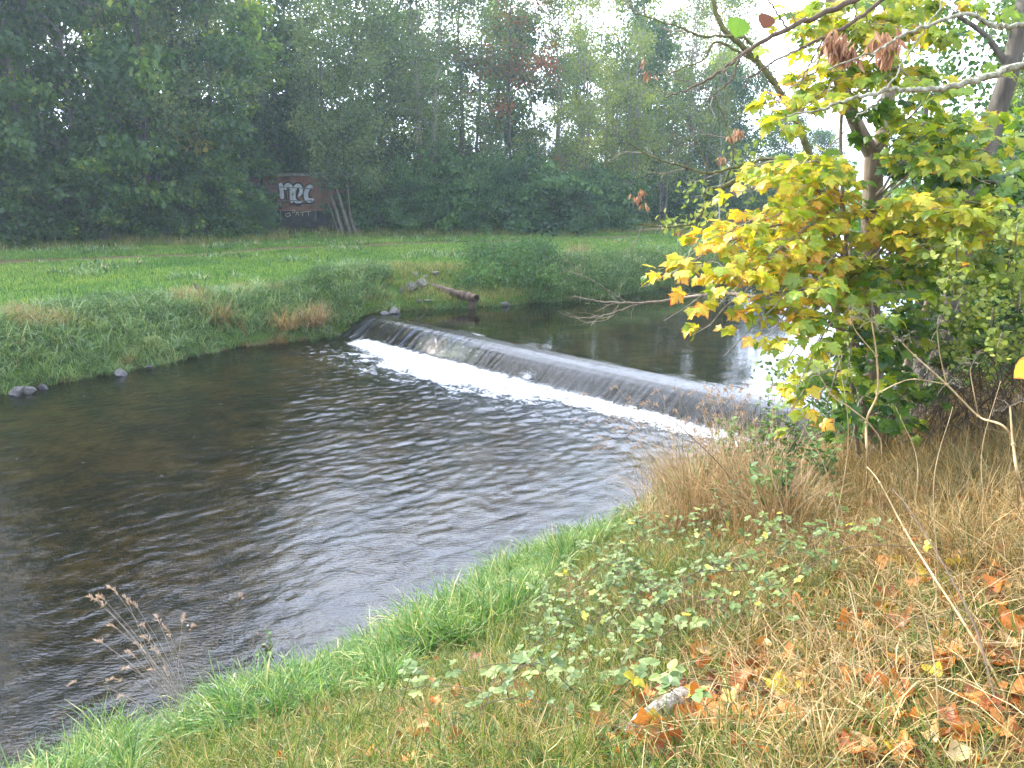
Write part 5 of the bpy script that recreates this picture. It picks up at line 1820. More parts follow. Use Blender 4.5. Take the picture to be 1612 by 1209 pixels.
# deep inner foliage on the right, greener
for q in range(26):
    px, py, Y = g.uniform(1360, 1660), g.uniform(160, 640), g.uniform(6.6, 8.0)
    if py < 260 and px > 1450 and g.uniform() < 0.6:
        continue
    e = Q(px, py, Y)
    s0 = e + np.array([g.normal() * 0.4, 0.3, -0.45])
    leaf_spray(e, s0, 34, lambda: float(np.clip(g.normal() * 0.10 + 0.16, 0, 1)), lb, wb, 0.14, 0.36)
into(lb.build('crown', M['leaf_near_maple'], maple), maple)
into(wb.build('twigs', M['twig_grey'], maple), maple)
print('maple faces', sum(len(f) for f in lb.f))

# slim sapling just left of the trunk
sp = thing('maple_sapling', 'slim straight sapling stem just left of the maple trunk', 'sapling', ground_hit(1352, 722))
mb = MB()
Ys = MY - 0.55
tube(mb, smooth_path([Q(1352, 720, Ys + 0.2), Q(1340, 600, Ys + 0.1), Q(1334, 430, Ys), Q(1328, 330, Ys), Q(1323, 230, Ys), Q(1327, 120, Ys), Q(1318, 30, Ys), Q(1312, -80, Ys)], 40), [0.020, 0.018, 0.017, 0.016, 0.012, 0.008], 8)
into(mb.build('stem', M['twig_grey'], sp, True), sp)
lb2, wb2 = MB(), MB()
for px, py in ((1380, 60), (1290, 40), (1350, 100), (1300, 330), (1375, 420), (1285, 250)):
    leaf_spray(Q(px, py, Ys - 0.1), Q(1328, py + 40, Ys), 12, lambda: float(np.clip(g.normal() * 0.12 + 0.6, 0, 1)), lb2, wb2, 0.12, 0.15)
into(lb2.build('leaves', M['leaf_near_maple'], sp), sp)
into(wb2.build('twigs', M['twig_grey'], sp), sp)


# ------------------------------------------------------------------ bare ash branches: arched tree over the water and lichened boughs from the right
def branch_tree(name, label, cat, main, mat, nrad, twig_spec, seed, podc=(), leafc=(), trunk_extra=()):
    g2 = np.random.default_rng(seed)
    p0 = main[0][0][0]
    root = thing(name, label, cat, p0)
    tb2, tw = MB(), MB()
    for pts, r0, r1 in main:
        pp = smooth_path(pts, 8 * len(pts))
        jit = g2.normal(size=pp.shape) * 0.004
        pp = pp + jit
        tube(tb2, pp, np.linspace(r0, r1, len(pp)), 9)
        L_ = np.linalg.norm(np.diff(pp, axis=0), axis=1).sum()
        for q in range(int(L_ * twig_spec[0])):
            k = g2.integers(2, len(pp))
            d = norm(pp[k] - pp[k - 2])
            dd = norm(d * 0.9 + rand_dir(1, twig_spec[2], g2)[0] * 0.9)
            l = twig_spec[1] * g2.uniform(0.3, 1.0)
            a = pp[k]
            b = a + dd * l * 0.5 + [0, 0, 0.02 * l]
            c = b + norm(dd + rand_dir(1, 0.3, g2)[0] * 0.5) * l * 0.5
            rr = twig_spec[3]
            tube(tw, [a, b, c], [rr, rr * 0.7, rr * 0.4], 4)
            for _ in range(2):
                e = b + norm(dd + rand_dir(1, 0.2, g2)[0] * 0.8) * l * g2.uniform(0.2, 0.5)
                tube(tw, [b, e], [rr * 0.55, rr * 0.3], 3)
    into(tb2.build('branch' if cat == 'branch' else 'trunk', M[mat], root, True), root)
    if tw.n:
        into(tw.build('twigs', M['twig_grey'], root), root)
    if podc:
        pm_ = MB()
        for px, py, Y, n, s in podc:
            c = Q(px, py, Y)
            n = int(n)
            ax = norm(np.column_stack([g2.normal(size=n) * 0.35, g2.normal(size=n) * 0.35, -np.ones(n)]))
            pos = c + g2.normal(size=(n, 3)) * np.array([0.32, 0.32, 0.25]) * s * 1.0
            rep(pm_, LANCE[0] * [0.9, 1, 1], LANCE[1], pos, frames(ax, rand_dir(n, 0, g2), s * g2.uniform(0.7, 1.2, n)), g2.uniform(0, 1, n))
        into(pm_.build('seed_pods', M['pods'], root), root)
    if leafc:
        lm_ = MB()
        for px, py, Y, n, s, t in leafc:
            c = Q(px, py, Y)
            pos = c + g2.normal(size=(n, 3)) * s * 1.1
            rep(lm_, LANCE[0] * [1.6, 1, 1], LANCE[1], pos, frames(rand_dir(n, -0.4, g2), rand_dir(n, 1, g2), s * g2.uniform(0.7, 1.2, n)), g2.uniform(t - 0.15, t + 0.15, n))
        into(lm_.build('leaves', M['leaf_lime'], root), root)
    return root


A = 8.2
arch = [([Q(1330, 560, A), Q(1300, 400, A), Q(1288, 300, A), Q(1274, 245, A), Q(1254, 190, A), Q(1228, 144, A), Q(1197, 102, A), Q(1167, 72, A), Q(1133, 34, A), Q(1118, -20, A), Q(1100, -90, A)], 0.045, 0.02),
        ([Q(1197, 102, A), Q(1172, 60, A - 0.1), Q(1106, 57, A - 0.2), Q(1068, 42, A - 0.3), Q(1000, 20, A - 0.4)], 0.018, 0.006),
        ([Q(1197, 102, A), Q(1130, 66, A), Q(1110, 92, A), Q(1080, 105, A), Q(1045, 120, A)], 0.015, 0.005),
        ([Q(1285, 290, A), Q(1250, 258, A), Q(1212, 258, A - .1), Q(1178, 273, A - .2), Q(1140, 294, A - .3), Q(1114, 300, A - .4), Q(1110, 323, A - .4), Q(1091, 350, A - .5), Q(1053, 357, A - .5), Q(1005, 353, A - .6)], 0.040, 0.006),
        ([Q(1240, 258, A), Q(1205, 250, A), Q(1155, 264, A - .3), Q(1114, 273, A - .5), Q(1076, 262, A - .6), Q(1030, 248, A - .7), Q(985, 222, A - .8)], 0.020, 0.005),
        ([Q(1140, 294, A - .3), Q(1155, 240, A - .3), Q(1140, 190, A - .3), Q(1125, 150, A - .4)], 0.010, 0.004),
        ([Q(1114, 273, A - .5), Q(1100, 230, A - .5), Q(1070, 215, A - .6)], 0.008, 0.003)]
branch_tree('ash_tree', 'bare ash tree with an arched trunk and mossy drooping boughs behind the yellow maple', 'tree', arch, 'moss_bark', 8, (5.5, 0.55, 0.1, 0.005), 31,
            podc=[(1163, 205, A - .2, 26, 0.07), (1010, 300, A - .5, 14, 0.06), (1018, 118, A - .4, 16, 0.06), (1137, 250, A - .4, 16, 0.06), (1012, 95, A - .4, 10, 0.06), (1000, 310, A - .6, 14, 0.07), (1150, 215, A - .3, 12, .06), (1072, 362, A - .5, 12, 0.06), (1015, 320, A - .6, 8, .07)],
            leafc=[(1165, 255, A - .2, 40, 0.08, 0.3), (1095, 300, A - .4, 30, 0.08, 0.35), (1118, 335, A - .4, 26, 0.08, 0.9), (1080, 352, A - .5, 30, 0.07, 0.5), (1050, 350, A - .5, 16, 0.07, 0.6), (1180, 245, A - .2, 20, 0.08, 0.4), (1200, 285, A, 40, .08, .3)])
B = 3.3
bough = [([Q(1760, 70, B), Q(1612, 102, B), Q(1530, 128, B), Q(1470, 140, B), Q(1400, 142, B), Q(1340, 157, B), Q(1290, 172, B), Q(1232, 184, B)], 0.017, 0.003),
         ([Q(1402, 142, B), Q(1375, 165, B), Q(1345, 185, B)], 0.006, 0.003),
         ([Q(1395, 142, B), Q(1440, 70, B), Q(1475, 20, B), Q(1500, -30, B)], 0.004, 0.003),
         ([Q(1760, 30, B), Q(1612, 40, B), Q(1560, 40, B), Q(1520, 22, B), Q(1430, 52, B), Q(1380, 80, B), Q(1300, 108, B)], 0.012, 0.003)]
branch_tree('lichen_bough', 'nearest bough, pale with lichen, entering the view from the upper right', 'branch', bough, 'lichen', 8, (3.0, 0.16, 0.0, 0.0016), 32)
B2 = 4.2
bough2 = [([Q(1480, -120, B2), Q(1400, -45, B2), Q(1345, 0, B2), Q(1265, 34, B2), Q(1182, 76, B2), Q(1133, 114, B2), Q(1090, 138, B2), Q(1048, 153, B2)], 0.020, 0.003),
          ([Q(1163, 95, B2), Q(1152, 125, B2), Q(1130, 145, B2), Q(1110, 160, B2)], 0.006, 0.002),
          ([Q(1500, -80, B2), Q(1391, 0, B2), Q(1326, 45, B2), Q(1285, 65, B2), Q(1243, 84, B2), Q(1190, 115, B2), Q(1170, 140, B2)], 0.012, 0.003),
          ([Q(1300, 55, B2), Q(1270, 110, B2), Q(1250, 150, B2)], 0.004, 0.002),
          ([Q(1240, 45, B2), Q(1215, 8, B2), Q(1195, -15, B2)], 0.005, 0.003)]
branch_tree('dark_bough', 'dark thin bough slanting down from the top with hanging brown seed pods', 'branch', bough2, 'twig', 8, (5.0, 0.28, 0.0, 0.0025), 33,
            podc=[(1315, 62, B2, 60, 0.085), (1335, 78, B2, 36, 0.085), (1398, 62, B2, 50, 0.085), (1395, 85, B2, 20, 0.08)])
# a few single leaves on the dark bough
for px, py, Y, s, t, lb_ in ((1165, 28, B2, 0.12, 0.22, 'single green leaf with a red edge hanging near the top of the view'), (1208, 22, B2, 0.09, 0.1, 'small dark red leaf hanging right of the green one at the top')):
    mb = MB()
    v = OVATE[0] * np.array([1.75, 1, 1])
    rep(mb, v, OVATE[1], np.array([Q(px, py, Y)]), frames(np.array([[-0.2, -0.1, -1.0]]), np.array([[0.3, -1.0, 0.2]]), [s * .8]), [t], OVATE[2])
    tube(mb, [Q(px, py, Y), Q(px + 8, py - 26, Y)], [0.0012, 0.0012], 3, t)
    tag(mb.build('hanging_leaf', M['leaf_near_maple'] if t > 0.2 else M['leaf_dead'], None), lb_, 'leaf')
mb = MB()
rep(mb, HEART[0], HEART[1], np.array([Q(1632, 572, 2.9)]), frames(np.array([[-0.6, 0.1, -0.5]]), np.array([[0.3, -0.6, 0.9]]), [0.095]), [0.78], HEART[2])
tube(mb, [Q(1618, 575, 2.9), Q(1650, 560, 2.9), Q(1700, 600, 2.9), Q(1720, 760, 2.9)], [0.0015, 0.002, 0.003, 0.005], 4, 0.2)
tag(mb.build('hanging_leaf', M['leaf_near_maple'], None), 'single yellow leaf at the right edge level with the weir', 'leaf')
# low thin branch over the pool
C = 7.0
branch_tree('low_branch', 'thin leafless branch stretching left over the pool from the yellow maple', 'branch',
            [([Q(1330, 520, MY - .1), Q(1230, 480, 6.4), Q(1150, 462, 6.6), Q(1080, 468, C), Q(1010, 477, C), Q(950, 475, C), Q(905, 466, C)], 0.022, 0.003),
             ([Q(1010, 477, C), Q(950, 496, C), Q(905, 500, C), Q(878, 490, C)], 0.006, 0.002), ([Q(985, 476, C), Q(955, 455, C), Q(930, 440, C), Q(905, 430, C)], 0.005, 0.002),
             ([Q(975, 478, C), Q(960, 500, C), Q(930, 510, C)], 0.004, 0.002)], 'twig_grey', 6, (7.0, 0.30, 0.2, 0.003), 35)

# ------------------------------------------------------------------ trees and shrubs right of and behind the maple
LT = 8.6
g = np.random.default_rng(41)
dt = thing('dark_tree', 'tree with a dark leaning trunk crossing the upper right corner behind the maple', 'tree', Q(1470, 640, LT))
mb = MB()
tube(mb, smooth_path([Q(1462, 680, LT), Q(1485, 560, LT), Q(1512, 420, LT), Q(1536, 300, LT), Q(1562, 200, LT), Q(1590, 110, LT), Q(1612, 10, LT), Q(1640, -120, LT)], 40), [0.16, 0.13, 0.115, 0.105, 0.095, 0.085, 0.07], 12)
tube(mb, smooth_path([Q(1590, 110, LT), Q(1570, 80, LT), Q(1545, 50, LT), Q(1500, 20, LT)], 12), [0.04, 0.02], 7)
tube(mb, smooth_path([Q(1440, 660, LT), Q(1450, 500, LT + 1), Q(1440, 350, LT + 1), Q(1460, 150, LT + 1.2)], 22), [0.07, 0.06, 0.045, 0.03], 9)
into(mb.build('trunk', M['bark'], dt, True), dt)
cb = MB()
cen = []
for q in range(140):
    px, py = g.uniform(1400, 1720), g.uniform(-150, 560)
    if py < 330 and px > 1500 and g.uniform() < 0.65:
        continue
    if py < 120 and g.uniform() < 0.4:
        continue
    cen.append(Q(px, py, LT + g.uniform(0.2, 2.8)))
cen = np.array(cen)
n = 9000
idx = g.integers(0, len(cen), n)
pos = cen[idx] + g.normal(size=(n, 3)) * np.array([0.24, 0.24, 0.15])
rep(cb, OVATE[0], OVATE[1], pos, frames(rand_dir(n, -0.5, g), rand_dir(n, 1.0, g), g.uniform(0.045, 0.09, n)), np.clip(g.uniform(0, 0.6, len(cen))[idx] + g.normal(size=n) * 0.1, 0, 1))
into(cb.build('crown', M['leaf_shrub'], dt), dt)

# lime coloured shrub at the right edge
ls = thing('lime_shrub', 'shrub with small yellow green leaves at the right edge beside the maple', 'shrub', ground_hit(1560, 640))
cb, sb = MB(), MB()
base = np.array(ls.location)
n_c = 0
for q in range(70):
    px, py = g.uniform(1450, 1680), g.uniform(350, 580)
    if px < 1500 and py > 500:
        continue
    e = Q(px, py, g.uniform(4.9, 6.2))
    s0 = base + np.array([g.normal() * 0.15, g.normal() * 0.15, 0.2 + 0.4 * (e[2] - base[2])]) if q % 3 else base
    s0 = e + (s0 - e) * min(1.0, 0.55 / np.linalg.norm(e - s0)) if q % 5 else base
    path = smooth_path([s0, (s0 + e) / 2 + [0, 0, 0.1], e], 10)
    tube(sb, path, np.linspace(0.006, 0.002, len(path)), 4)
    n = 44
    k = g.integers(3, len(path), n)
    pos = path[k] + g.normal(size=(n, 3)) * 0.045
    rep(cb, OVATE[0] * [1.3, 1, 1], OVATE[1], pos, frames(rand_dir(n, 0.0, g), rand_dir(n, 0.8, g), g.uniform(0.022, 0.05, n)), np.clip(g.normal(size=n) * 0.2 + 0.55, 0, 1))
into(cb.build('foliage', M['leaf_lime'], ls), ls)
into(sb.build('stem', M['twig_grey'], ls), ls)

# small leaved bush between the weir end and the maple trunk
wb_ = thing('waterside_bush', 'small leaved dark bush at the foot of the maple beside the weir end', 'shrub', ground_hit(1330, 690))
cb, sb = MB(), MB()
base = np.array(wb_.location)
for q in range(48):
    px, py = g.uniform(1195, 1480), g.uniform(540, 690)
    if px < 1260 and py > 620:
        continue
    e = Q(px, py, g.uniform(7.0, 8.0))
    path = smooth_path([base + g.normal(size=3) * 0.1, (base + e) / 2 + [0, 0, 0.12], e], 10)
    tube(sb, path, np.linspace(0.007, 0.002, len(path)), 4)
    n = 40
    k = g.integers(4, len(path), n)
    pos = path[k] + g.normal(size=(n, 3)) * 0.06
    rep(cb, OVATE[0] * [1.2, 1, 1], OVATE[1], pos, frames(rand_dir(n, -0.2, g), rand_dir(n, 0.8, g), g.uniform(0.03, 0.06, n)), np.clip(g.normal(size=n) * 0.2 + 0.3, 0, 1))
into(cb.build('foliage', M['leaf_green_weed'], wb_), wb_)
into(sb.build('stem', M['twig'], wb_), wb_)

# brown dead shrub behind the dry grass at the right edge
ds = thing('dead_shrub', 'leafless brown tangle of thin twigs at the right edge under the lime coloured shrub', 'shrub', ground_hit(1560, 690))
sb = MB()
base = np.array(ds.location)
for q in range(150):
    px, py = g.uniform(1440, 1690), g.uniform(470, 680)
    e = Q(px, py, g.uniform(6.0, 7.4))
    s0 = base + np.array([g.normal() * 0.5, g.normal() * 0.4, 0])
    path = wiggle(s0, e, 8, 0.03, g, 0.05)
    tube(sb, path, np.linspace(0.006, 0.0015, 8), 3, g.uniform(0, 1))
    for _ in range(4):
        b = path[g.integers(3, 8)]
        tube(sb, [b, b + rand_dir(1, 0.3, g)[0] * 0.22], [0.002, 0.001], 3)
into(sb.build('stem', M['twig'], ds), ds)

# wood on the near side upstream, behind the maple
for i, (x_, y_, kd, sc) in enumerate(((7.2, 12.2, 'shrub2', 0.75), (9.5, 13.5, 'shrub1', 0.9), (8.3, 10.5, 'shrub0', 0.8), (11.5, 16.0, 'alder0', 0.62), (14.5, 20.0, 'maple0', 0.62), (13.0, 14.0, 'tall0', 0.7), (18, 24, 'alder1', 0.62), (22, 31, 'maple1', 0.62),
                                          (17, 19, 'tall1', 0.7), (28, 41, 'alder0', 0.6), (36, 55, 'round0', 0.9), (12, 11, 'shrub2', 1.0), (46, 70, 'alder1', 0.6))):
    t = thing('bush' if kd.startswith('shrub') else 'tree', 'bush on the near bank behind the maple' if kd.startswith('shrub') else 'tree on the near bank upstream seen through the maple', 'shrub' if kd.startswith('shrub') else 'tree',
              (x_, y_, float(terrain(x_, y_))), rng.uniform(0, 6), 'trees and bushes on the near bank upstream')
    t.scale = (sc, sc, sc)
    link('stem' if kd.startswith('shrub') else 'trunk', K[kd][0], t)
    link('foliage' if kd.startswith('shrub') else 'crown', K[kd][1], t)


# ------------------------------------------------------------------ brown plumed grass clump on the near bank
def plume_stalk(mb_s, mb_p, p0, tip, g, hl=0.14, r=0.0016, droop=0.3, np_=22):
    L_ = np.linalg.norm(tip - p0)
    mid = p0 * 0.45 + tip * 0.55 + np.array([0, 0, 0.10 * L_])
    path = smooth_path([p0, mid, tip], 12)
    tube(mb_s, path, [r, r * 0.5], 3, g.uniform(0.3, 1))
    d = norm(path[-1] - path[-3])
    # feathery head bending over
    t = np.linspace(0, 1, 7)[:, None]
    hd = path[-1] + d * hl * t + np.array([0, 0, -droop * hl]) * t ** 2 * 1.5
    tube(mb_p, hd, [0.0012, 0.0006], 3, 0.5)
    n = np_
    k = g.integers(0, 7, n)
    ax = norm(d + g.normal(size=(n, 3)) * 0.45)
    rep(mb_p, DIAM[0] * [0.22, 1, 1], DIAM[1], hd[k], frames(ax, rand_dir(n, 0, g), g.uniform(0.015, 0.04, n)), g.uniform(0, 1, n))


g = np.random.default_rng(61)
bc = ground_hit(1105, 800)
cl = thing('reed_grass_clump', 'big clump of reddish brown dead grass with plumes hanging over the water', 'grass clump', bc)
mb, ms_, mp_ = MB(), MB(), MB()
for q in range(46):
    px, py = g.uniform(1010, 1250), g.uniform(760, 850)
    s = ground_hit(px, py)
    sub = blades(6200 + q, 85, g.uniform(0.85, 1.35) * (1 - 0.45 * min(1, abs(px - 1140) / 120)), 0.007, 0.16, 1.2, 0.45, 4, 0.12 if q % 3 else 0.0, 1.0)
    mb.add(sub.v[0] + s, sub.f[0], sub.t[0])
for q in range(120):
    px, py = g.uniform(1040, 1240), g.uniform(770, 840)
    s = ground_hit(px, py)
    tp = Q(px - g.uniform(-20, 110) * (1.3 if px < 1120 else 0.6), g.uniform(610, 720), s[1] + g.uniform(-0.3, 0.6))
    plume_stalk(ms_, mp_, s, tp, g, g.uniform(0.10, 0.18), 0.0022, 0.6)
into(mb.build('foliage', M['grass_brown'], cl), cl)
into(ms_.build('sprays', M['stem'], cl), cl)
into(mp_.build('seed_sprays', M['plume'], cl), cl)


def weed(px, py, h, lab, cat='plant', seed=1, leafs=70, size=0.06, lean=(0, 0), mat='leaf_green_weed', group=None, tint=0.5, nst=3):
    g = np.random.default_rng(seed)
    s = ground_hit(px, py)
    r = thing('weed', lab, cat, s, 0, group)
    sb, cb = MB(), MB()
    for q in range(nst):
        e = s + np.array([lean[0] + g.normal() * 0.10, lean[1] + g.normal() * 0.10, h * g.uniform(0.7, 1.0)])
        p = wiggle(s + g.normal(size=3) * [0.04, 0.04, 0], e, 10, 0.010, g)
        tube(sb, p, np.linspace(0.004, 0.0015, 10), 5)
        n = leafs // nst
        k = g.integers(2, 10, n)
        ax = norm(rand_dir(n, 0, g) * [1, 1, 0.4] + [0, 0, 0.1])
        pos = p[k] + ax * 0.02
        rep(cb, OVATE[0] * [0.9, 1, 1], OVATE[1], pos, frames(ax, rand_dir(n, 1.6, g), size * g.uniform(0.5, 1.2, n)), np.clip(tint + g.normal(size=n) * 0.15, 0, 1), OVATE[2])
    into(sb.build('stem', M['stem'] if tint > 0.9 else M['twig'], r), r)
    into(cb.build('leaves', M[mat], r), r)
    return r


for i, (px, py, h, lb_) in enumerate(((1150, 800, 0.95, 'bushy green weed in the left middle of the brown grass clump'), (1190, 805, 1.1, 'bushy green weed right behind the middle of the brown grass clump'), (1235, 795, 1.0, 'bushy green weed in the right part of the brown grass clump'),
                                      (1275, 800, 0.7, 'bushy green weed just right of the brown grass clump'), (1100, 810, 0.7, 'bushy green weed in the left part of the brown grass clump'), (1215, 835, 0.6, 'bushy green weed at the front right foot of the brown grass clump'))):
    weed(px, py, h, lb_, 'weed', 860 + i, 200, 0.062, nst=6)
for i, (px, py, h, sz, lb_) in enumerate(((1215, 800, 1.15, 0.07, 'tall leafy weed standing highest in the brown grass clump'), (1170, 790, 0.95, 0.06, 'leafy weed left of the tallest one in the brown grass clump'), (1260, 790, 0.8, 0.06, 'leafy weed at the right side of the brown grass clump'),
                                          (1240, 830, 0.55, 0.06, 'low leafy weed in front of the tall one'), (1195, 830, 0.35, 0.06, 'low green weed at the front foot of the brown grass clump'), (1300, 760, 0.5, 0.05, 'small weed between the brown clump and the maple'),
                                          (1130, 800, 0.8, 0.055, 'leafy weed in the very middle of the brown grass clump'), (1055, 815, 0.5, 0.05, 'leafy weed at the left foot of the brown grass clump'), (1150, 840, 0.45, 0.055, 'bushy low weed between the brown clump and the brambles'), (1090, 800, 0.55, 0.05, 'green shoots in the left part of the brown grass clump'), (430, 1075, 0.42, 0.05, 'slender green weed growing from the lush edge at the lower left'), (1000, 850, 0.3, 0.04, 'thin weed at the waterline left of the brown clump'))):
    weed(px, py, h, lb_, 'weed', 800 + i, 90 if h > 0.7 else 60, sz)
# thin arching briar with few leaves leaning left out of the clump
mb = MB()
s = ground_hit(1200, 830)
p = smooth_path([s, Q(1140, 740, s[1] + 0.2), Q(1080, 680, s[1] + 0.3), Q(1050, 655, s[1] + 0.3)], 20)
tube(mb, p, [0.005, 0.002], 5)
n = 26
k = g.integers(6, len(p), n)
tag(mb.build('briar_stem', M['twig'], None), 'long thin dark stem arching left out of the brown grass clump', 'stem')

# ------------------------------------------------------------------ brambles
def bramble(seed, pxr, pyr, ncane, nl, size=0.033):
    g = np.random.default_rng(seed)
    c = ground_hit(np.mean(pxr), np.mean(pyr))
    r = thing('bramble', 'light green bramble with toothed leaves trailing over the near bank', 'bramble', c, 0, 'brambles trailing over the near bank')
    sb, cb = MB(), MB()
    for q in range(ncane):
        s = ground_hit(g.uniform(*pxr), g.uniform(*pyr))
        a = g.uniform(0, 6.28)
        l = g.uniform(0.4, 0.95)
        e = s + np.array([math.cos(a) * l, math.sin(a) * l * 0.8, 0])
        e[2] = float(terrain(e[0], e[1])) + g.uniform(0.05, 0.25)
        m_ = (s + e) / 2
        m_[2] += g.uniform(0.08, 0.24)
        p = smooth_path([s, m_, e], 16)
        tube(sb, p, [0.003, 0.0018], 5)
        P_, A_, N_ = [], [], []
        for w in range(nl):
            k = g.integers(2, len(p))
            d = norm(rand_dir(1, 0.5, g)[0] * [1, 1, 0.5] + [0, 0, 0.35])
            b = p[k]
            e2 = b + d * g.uniform(0.03, 0.07)
            tube(sb, [b, e2], [0.0014, 0.001], 3)
            ax0 = norm(d * [1, 1, 0.15] + [0, -0.05, -0.1])
            nr = norm(np.array([-0.2, -0.3, 1.1]) + g.normal(size=3) * 0.35)
            sd = norm(np.cross(ax0, nr))
            for f_ in ((0, 1.0), (1.15, 0.85), (-1.15, 0.85)):
                ax = norm(ax0 * math.cos(f_[0]) + sd * math.sin(f_[0]))
                P_.append(e2)
                A_.append(ax * 1.0)
                N_.append(nr + 0 * sd)
        n = len(P_)
        t = np.repeat(np.clip(g.normal(size=nl) * 0.16 + 0.5 + 0.45 * (g.uniform(size=nl) < 0.05), 0, 1), 3)
        rep(cb, OVATE[0] * [1.0, 1, 1], OVATE[1], np.array(P_), frames(np.array(A_), np.array(N_), size * np.repeat(g.uniform(0.6, 1.25, nl), 3)), t, OVATE[2])
    into(sb.build('cane', M['twig'], r), r)
    into(cb.build('leaves', M['leaf_bramble'], r), r)
    return r


BRL = ['bramble just below the left half of the brown grass clump', 'bramble just below the right half of the brown grass clump', 'bramble where the lush green edge meets the brown grass clump', 'bramble in the middle of the patch, in its upper half', 'rightmost bramble, beside the fallen leaves on the turf',
       'leftmost low bramble in the turf above the middle of the lush edge', 'bramble in the centre of the patch', 'bramble in the lower right of the patch above the orange leaves', 'thin bramble trailing left across the short turf', 'bramble at the lower left of the patch', 'small bramble at the lower right corner of the patch']
for i, (a, b, c, d, nc) in enumerate(((1020, 1110, 830, 880, 9), (1120, 1230, 830, 900, 10), (940, 1040, 870, 930, 9), (1050, 1150, 890, 950, 10), (1160, 1240, 900, 960, 8), (880, 960, 930, 990, 8), (970, 1060, 940, 1000, 10), (1070, 1180, 960, 1010, 9),
                                      (820, 920, 990, 1050, 6), (930, 1010, 1010, 1070, 7), (1170, 1230, 960, 990, 4))):
    bramble(1000 + i, (a - 10, b + 10), (c, d), int(nc * 0.75 + .5), 11)['label'] = BRL[i]
bramble(1020, (920, 1000), (1060, 1110), 5, 13, 0.050)['label'] = 'darker bluish green bramble with the largest leaves just left of the pale log'
for i, (a, b, c, d, nc) in enumerate(((600, 720, 1120, 1180, 2), (1240, 1330, 820, 860, 3), (740, 840, 1060, 1140, 4))):
    bramble(1030 + i, (a, b), (c, d), nc, 7, 0.04)['label'] = ['tiny bramble alone in the green turf at the bottom', 'small bramble in the dry grass right of the brown clump', 'loose bramble left of the pale log'][i]

# ------------------------------------------------------------------ dry stalks
g = np.random.default_rng(71)
rb = ground_hit(300, 1150)
rs = thing('dry_stalks', 'bunch of dry grass stalks with feathery heads over the water at lower left', 'grass clump', rb)
ms_, mp_ = MB(), MB()
TIPS = [(165, 945), (185, 935), (200, 950), (225, 960), (170, 960), (175, 985), (150, 940), (230, 985), (255, 985), (240, 1010), (215, 1040), (205, 1060), (190, 1075), (160, 1010), (120, 1072), (195, 1090), (270, 1000), (235, 1050), (250, 1030), (300, 975), (262, 1060), (222, 1020)]
for i, (px, py) in enumerate(TIPS):
    s = rb + np.array([g.normal() * 0.07, g.normal() * 0.06, -0.03])
    tp = Q(px + g.normal() * 5, py + g.normal() * 5, rb[1] + g.uniform(0.0, 0.5))
    plume_stalk(ms_, mp_, s, tp, g, g.uniform(0.06, 0.14), 0.0028, 0.3, 28)
for (px, py) in ((375, 940), (350, 1005), (330, 1010), (410, 1000), (445, 1010), (310, 985), (290, 1025)):
    s = ground_hit(430 + g.normal() * 30, 1060)
    plume_stalk(ms_, mp_, s, Q(px, py, s[1] + 0.2), g, g.uniform(0.08, 0.12), 0.0018, 0.9, 26)
into(ms_.build('sprays', M['twig_grey'], rs), rs)
into(mp_.build('seed_sprays', M['plume'], rs), rs)


def umbel_stalk(name, label, paths, mat='stem', rays=(), rad=0.009):
    r = thing(name, label, 'dry stalk', paths[0][0][0])
    mb = MB()
    for p, r0, r1 in paths:
        pp = smooth_path(p, 9 * len(p))
        tube(mb, pp, np.linspace(r0, r1, len(pp)), 8)
        for k in range(0, len(p)):
            if 0 < k < len(p) - 1:
                q = np.array(p[k])
                d = norm(np.array(p[k + 1]) - np.array(p[k - 1]))
                tube(mb, [q - d * 0.008, q, q + d * 0.008], [r0 * 0.8, r0 * 1.35, r0 * 0.8], 8)
    into(mb.build('stem', M[mat], r, True), r)
    if rays:
        rm = MB()
        for c, n, l in rays:
            for q in range(n):
                d = norm(rand_dir(1, 0.6, g)[0])
                e = c + d * l * g.uniform(0.6, 1.0)
                tube(rm, [c, (c + e) / 2 + [0, 0, 0.01], e], [0.0014, 0.0009], 3)
                for _ in range(6):
                    tube(rm, [e, e + rand_dir(1, 0.5, g)[0] * l * 0.3], [0.0008, 0.0005], 3)
        into(rm.build('seed_head', M['twig_grey'], r), r)
    return r


D = 4.0
umbel_stalk('hogweed_stalk', 'tall dry hogweed stalk with forked dead umbels in front of the maple', [
    ([ground_hit(1362, 775), Q(1366, 745, D + .1), Q(1364, 665, D), Q(1381, 620, D), Q(1380, 560, D), Q(1372, 505, D)], 0.0075, 0.0035),
    ([Q(1364, 662, D), Q(1335, 640, D), Q(1312, 625, D), Q(1290, 592, D)], 0.0045, 0.002),
    ([Q(1381, 620, D), Q(1410, 605, D), Q(1440, 597, D), Q(1490, 605, D)], 0.004, 0.002),
    ([Q(1380, 560, D), Q(1350, 525, D), Q(1340, 505, D)], 0.003, 0.0015), ([Q(1364, 662, D), Q(1385, 690, D), Q(1388, 715, D)], 0.004, 0.002)],
    rays=[(Q(1372, 505, D), 9, 0.10), (Q(1290, 592, D), 9, 0.09), (Q(1490, 605, D), 9, 0.10), (Q(1340, 505, D), 8, 0.09), (Q(1440, 590, D), 6, 0.08)])
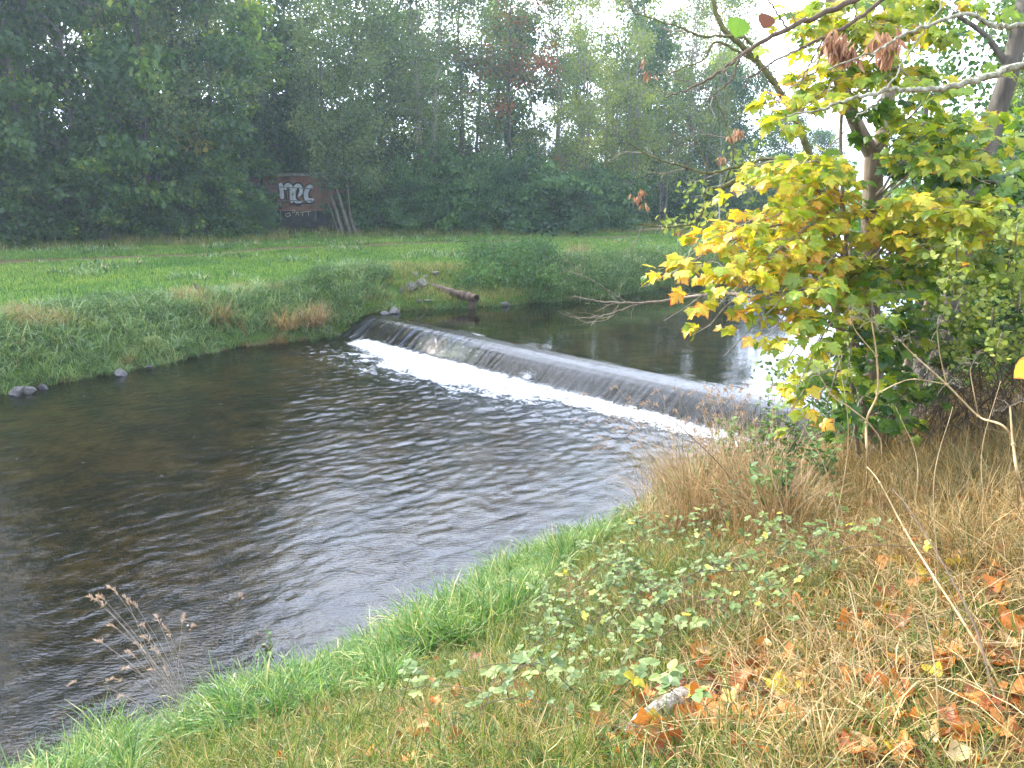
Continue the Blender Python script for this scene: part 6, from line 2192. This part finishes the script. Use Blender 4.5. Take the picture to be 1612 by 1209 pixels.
umbel_stalk('dry_stalk', 'long dry stalk forking low in front of the maple and slanting to the right', [
    ([ground_hit(1605, 830), Q(1592, 690, 3.6), Q(1540, 655, 3.8), Q(1490, 605, 3.9), Q(1440, 560, 4.0), Q(1420, 540, 4.0)], 0.007, 0.003),
    ([Q(1490, 605, 3.9), Q(1480, 560, 3.9), Q(1475, 520, 3.9)], 0.003, 0.002), ([Q(1540, 655, 3.8), Q(1528, 590, 3.8), Q(1530, 575, 3.8)], 0.003, 0.0015)], rays=[(Q(1420, 540, 4.0), 9, 0.10), (Q(1475, 520, 3.9), 7, 0.08), (Q(1530, 575, 3.8), 7, 0.09)])
e_ = ground_hit(1612, 1195)
umbel_stalk('dry_stalk', 'longest dry stalk running from below the maple to the lower right corner', [
    ([e_, Q(1575, 1080, 2.5), Q(1520, 985, 2.7), Q(1468, 905, 3.0), Q(1425, 835, 3.3), Q(1385, 760, 3.5), Q(1365, 735, 3.6)], 0.0052, 0.0028)])
umbel_stalk('dry_stalk', 'thinner dark dry stalk crossing the longest one at the lower right', [
    ([ground_hit(1590, 1195), Q(1556, 1060, 2.5), Q(1530, 975, 2.7), Q(1480, 880, 3.0), Q(1430, 800, 3.3), Q(1405, 770, 3.5)], 0.005, 0.0025)], 'twig')
umbel_stalk('dry_stalk', 'short upright dry stalk at the right edge above the fallen leaves', [
    ([ground_hit(1640, 860), Q(1606, 760, 3.2), Q(1595, 700, 3.3), Q(1590, 640, 3.4)], 0.008, 0.004)], 'stem', rays=[(Q(1590, 640, 3.4), 6, 0.08)])
for i, (a, b, c) in enumerate((((1300, 900), (1335, 700), (1320, 560)), ((1480, 930), (1470, 760), (1500, 640)), ((1420, 900), (1445, 740), (1410, 640)), ((1560, 860), (1545, 720), (1575, 600)), ((1330, 860), (1300, 740), (1260, 660)),
                               ((1390, 1130), (1355, 1000), (1330, 900)), ((1480, 1180), (1470, 1040), (1440, 900)), ((1250, 900), (1240, 830), (1200, 700)))):
    s = ground_hit(*a)
    umbel_stalk('dry_stalk', 'thin dry stalk rising from the grass at the right', [([s, Q(b[0], b[1], s[1] + 0.1), Q(c[0], c[1], s[1] + 0.25)], 0.003, 0.0012)])['group'] = 'thin dry stalks in the grass at the right'
# large dead leaves caught at the top of a stalk etc. are left to the litter

# ------------------------------------------------------------------ haze
mh, N, L = new_mat('haze')
pv = N.new('ShaderNodeVolumePrincipled')
pv.inputs['Color'].default_value = (0.70, 0.88, 1.0, 1)
pv.inputs['Density'].default_value = 0.0010
pv.inputs['Anisotropy'].default_value = 0.45
o = N.new('ShaderNodeOutputMaterial')
L.new(pv.outputs[0], o.inputs['Volume'])
mb = MB()
box(mb, -1000, 1000, -400, 1650, -5, 32)
tag(mb.build('haze', mh), kind='stuff')
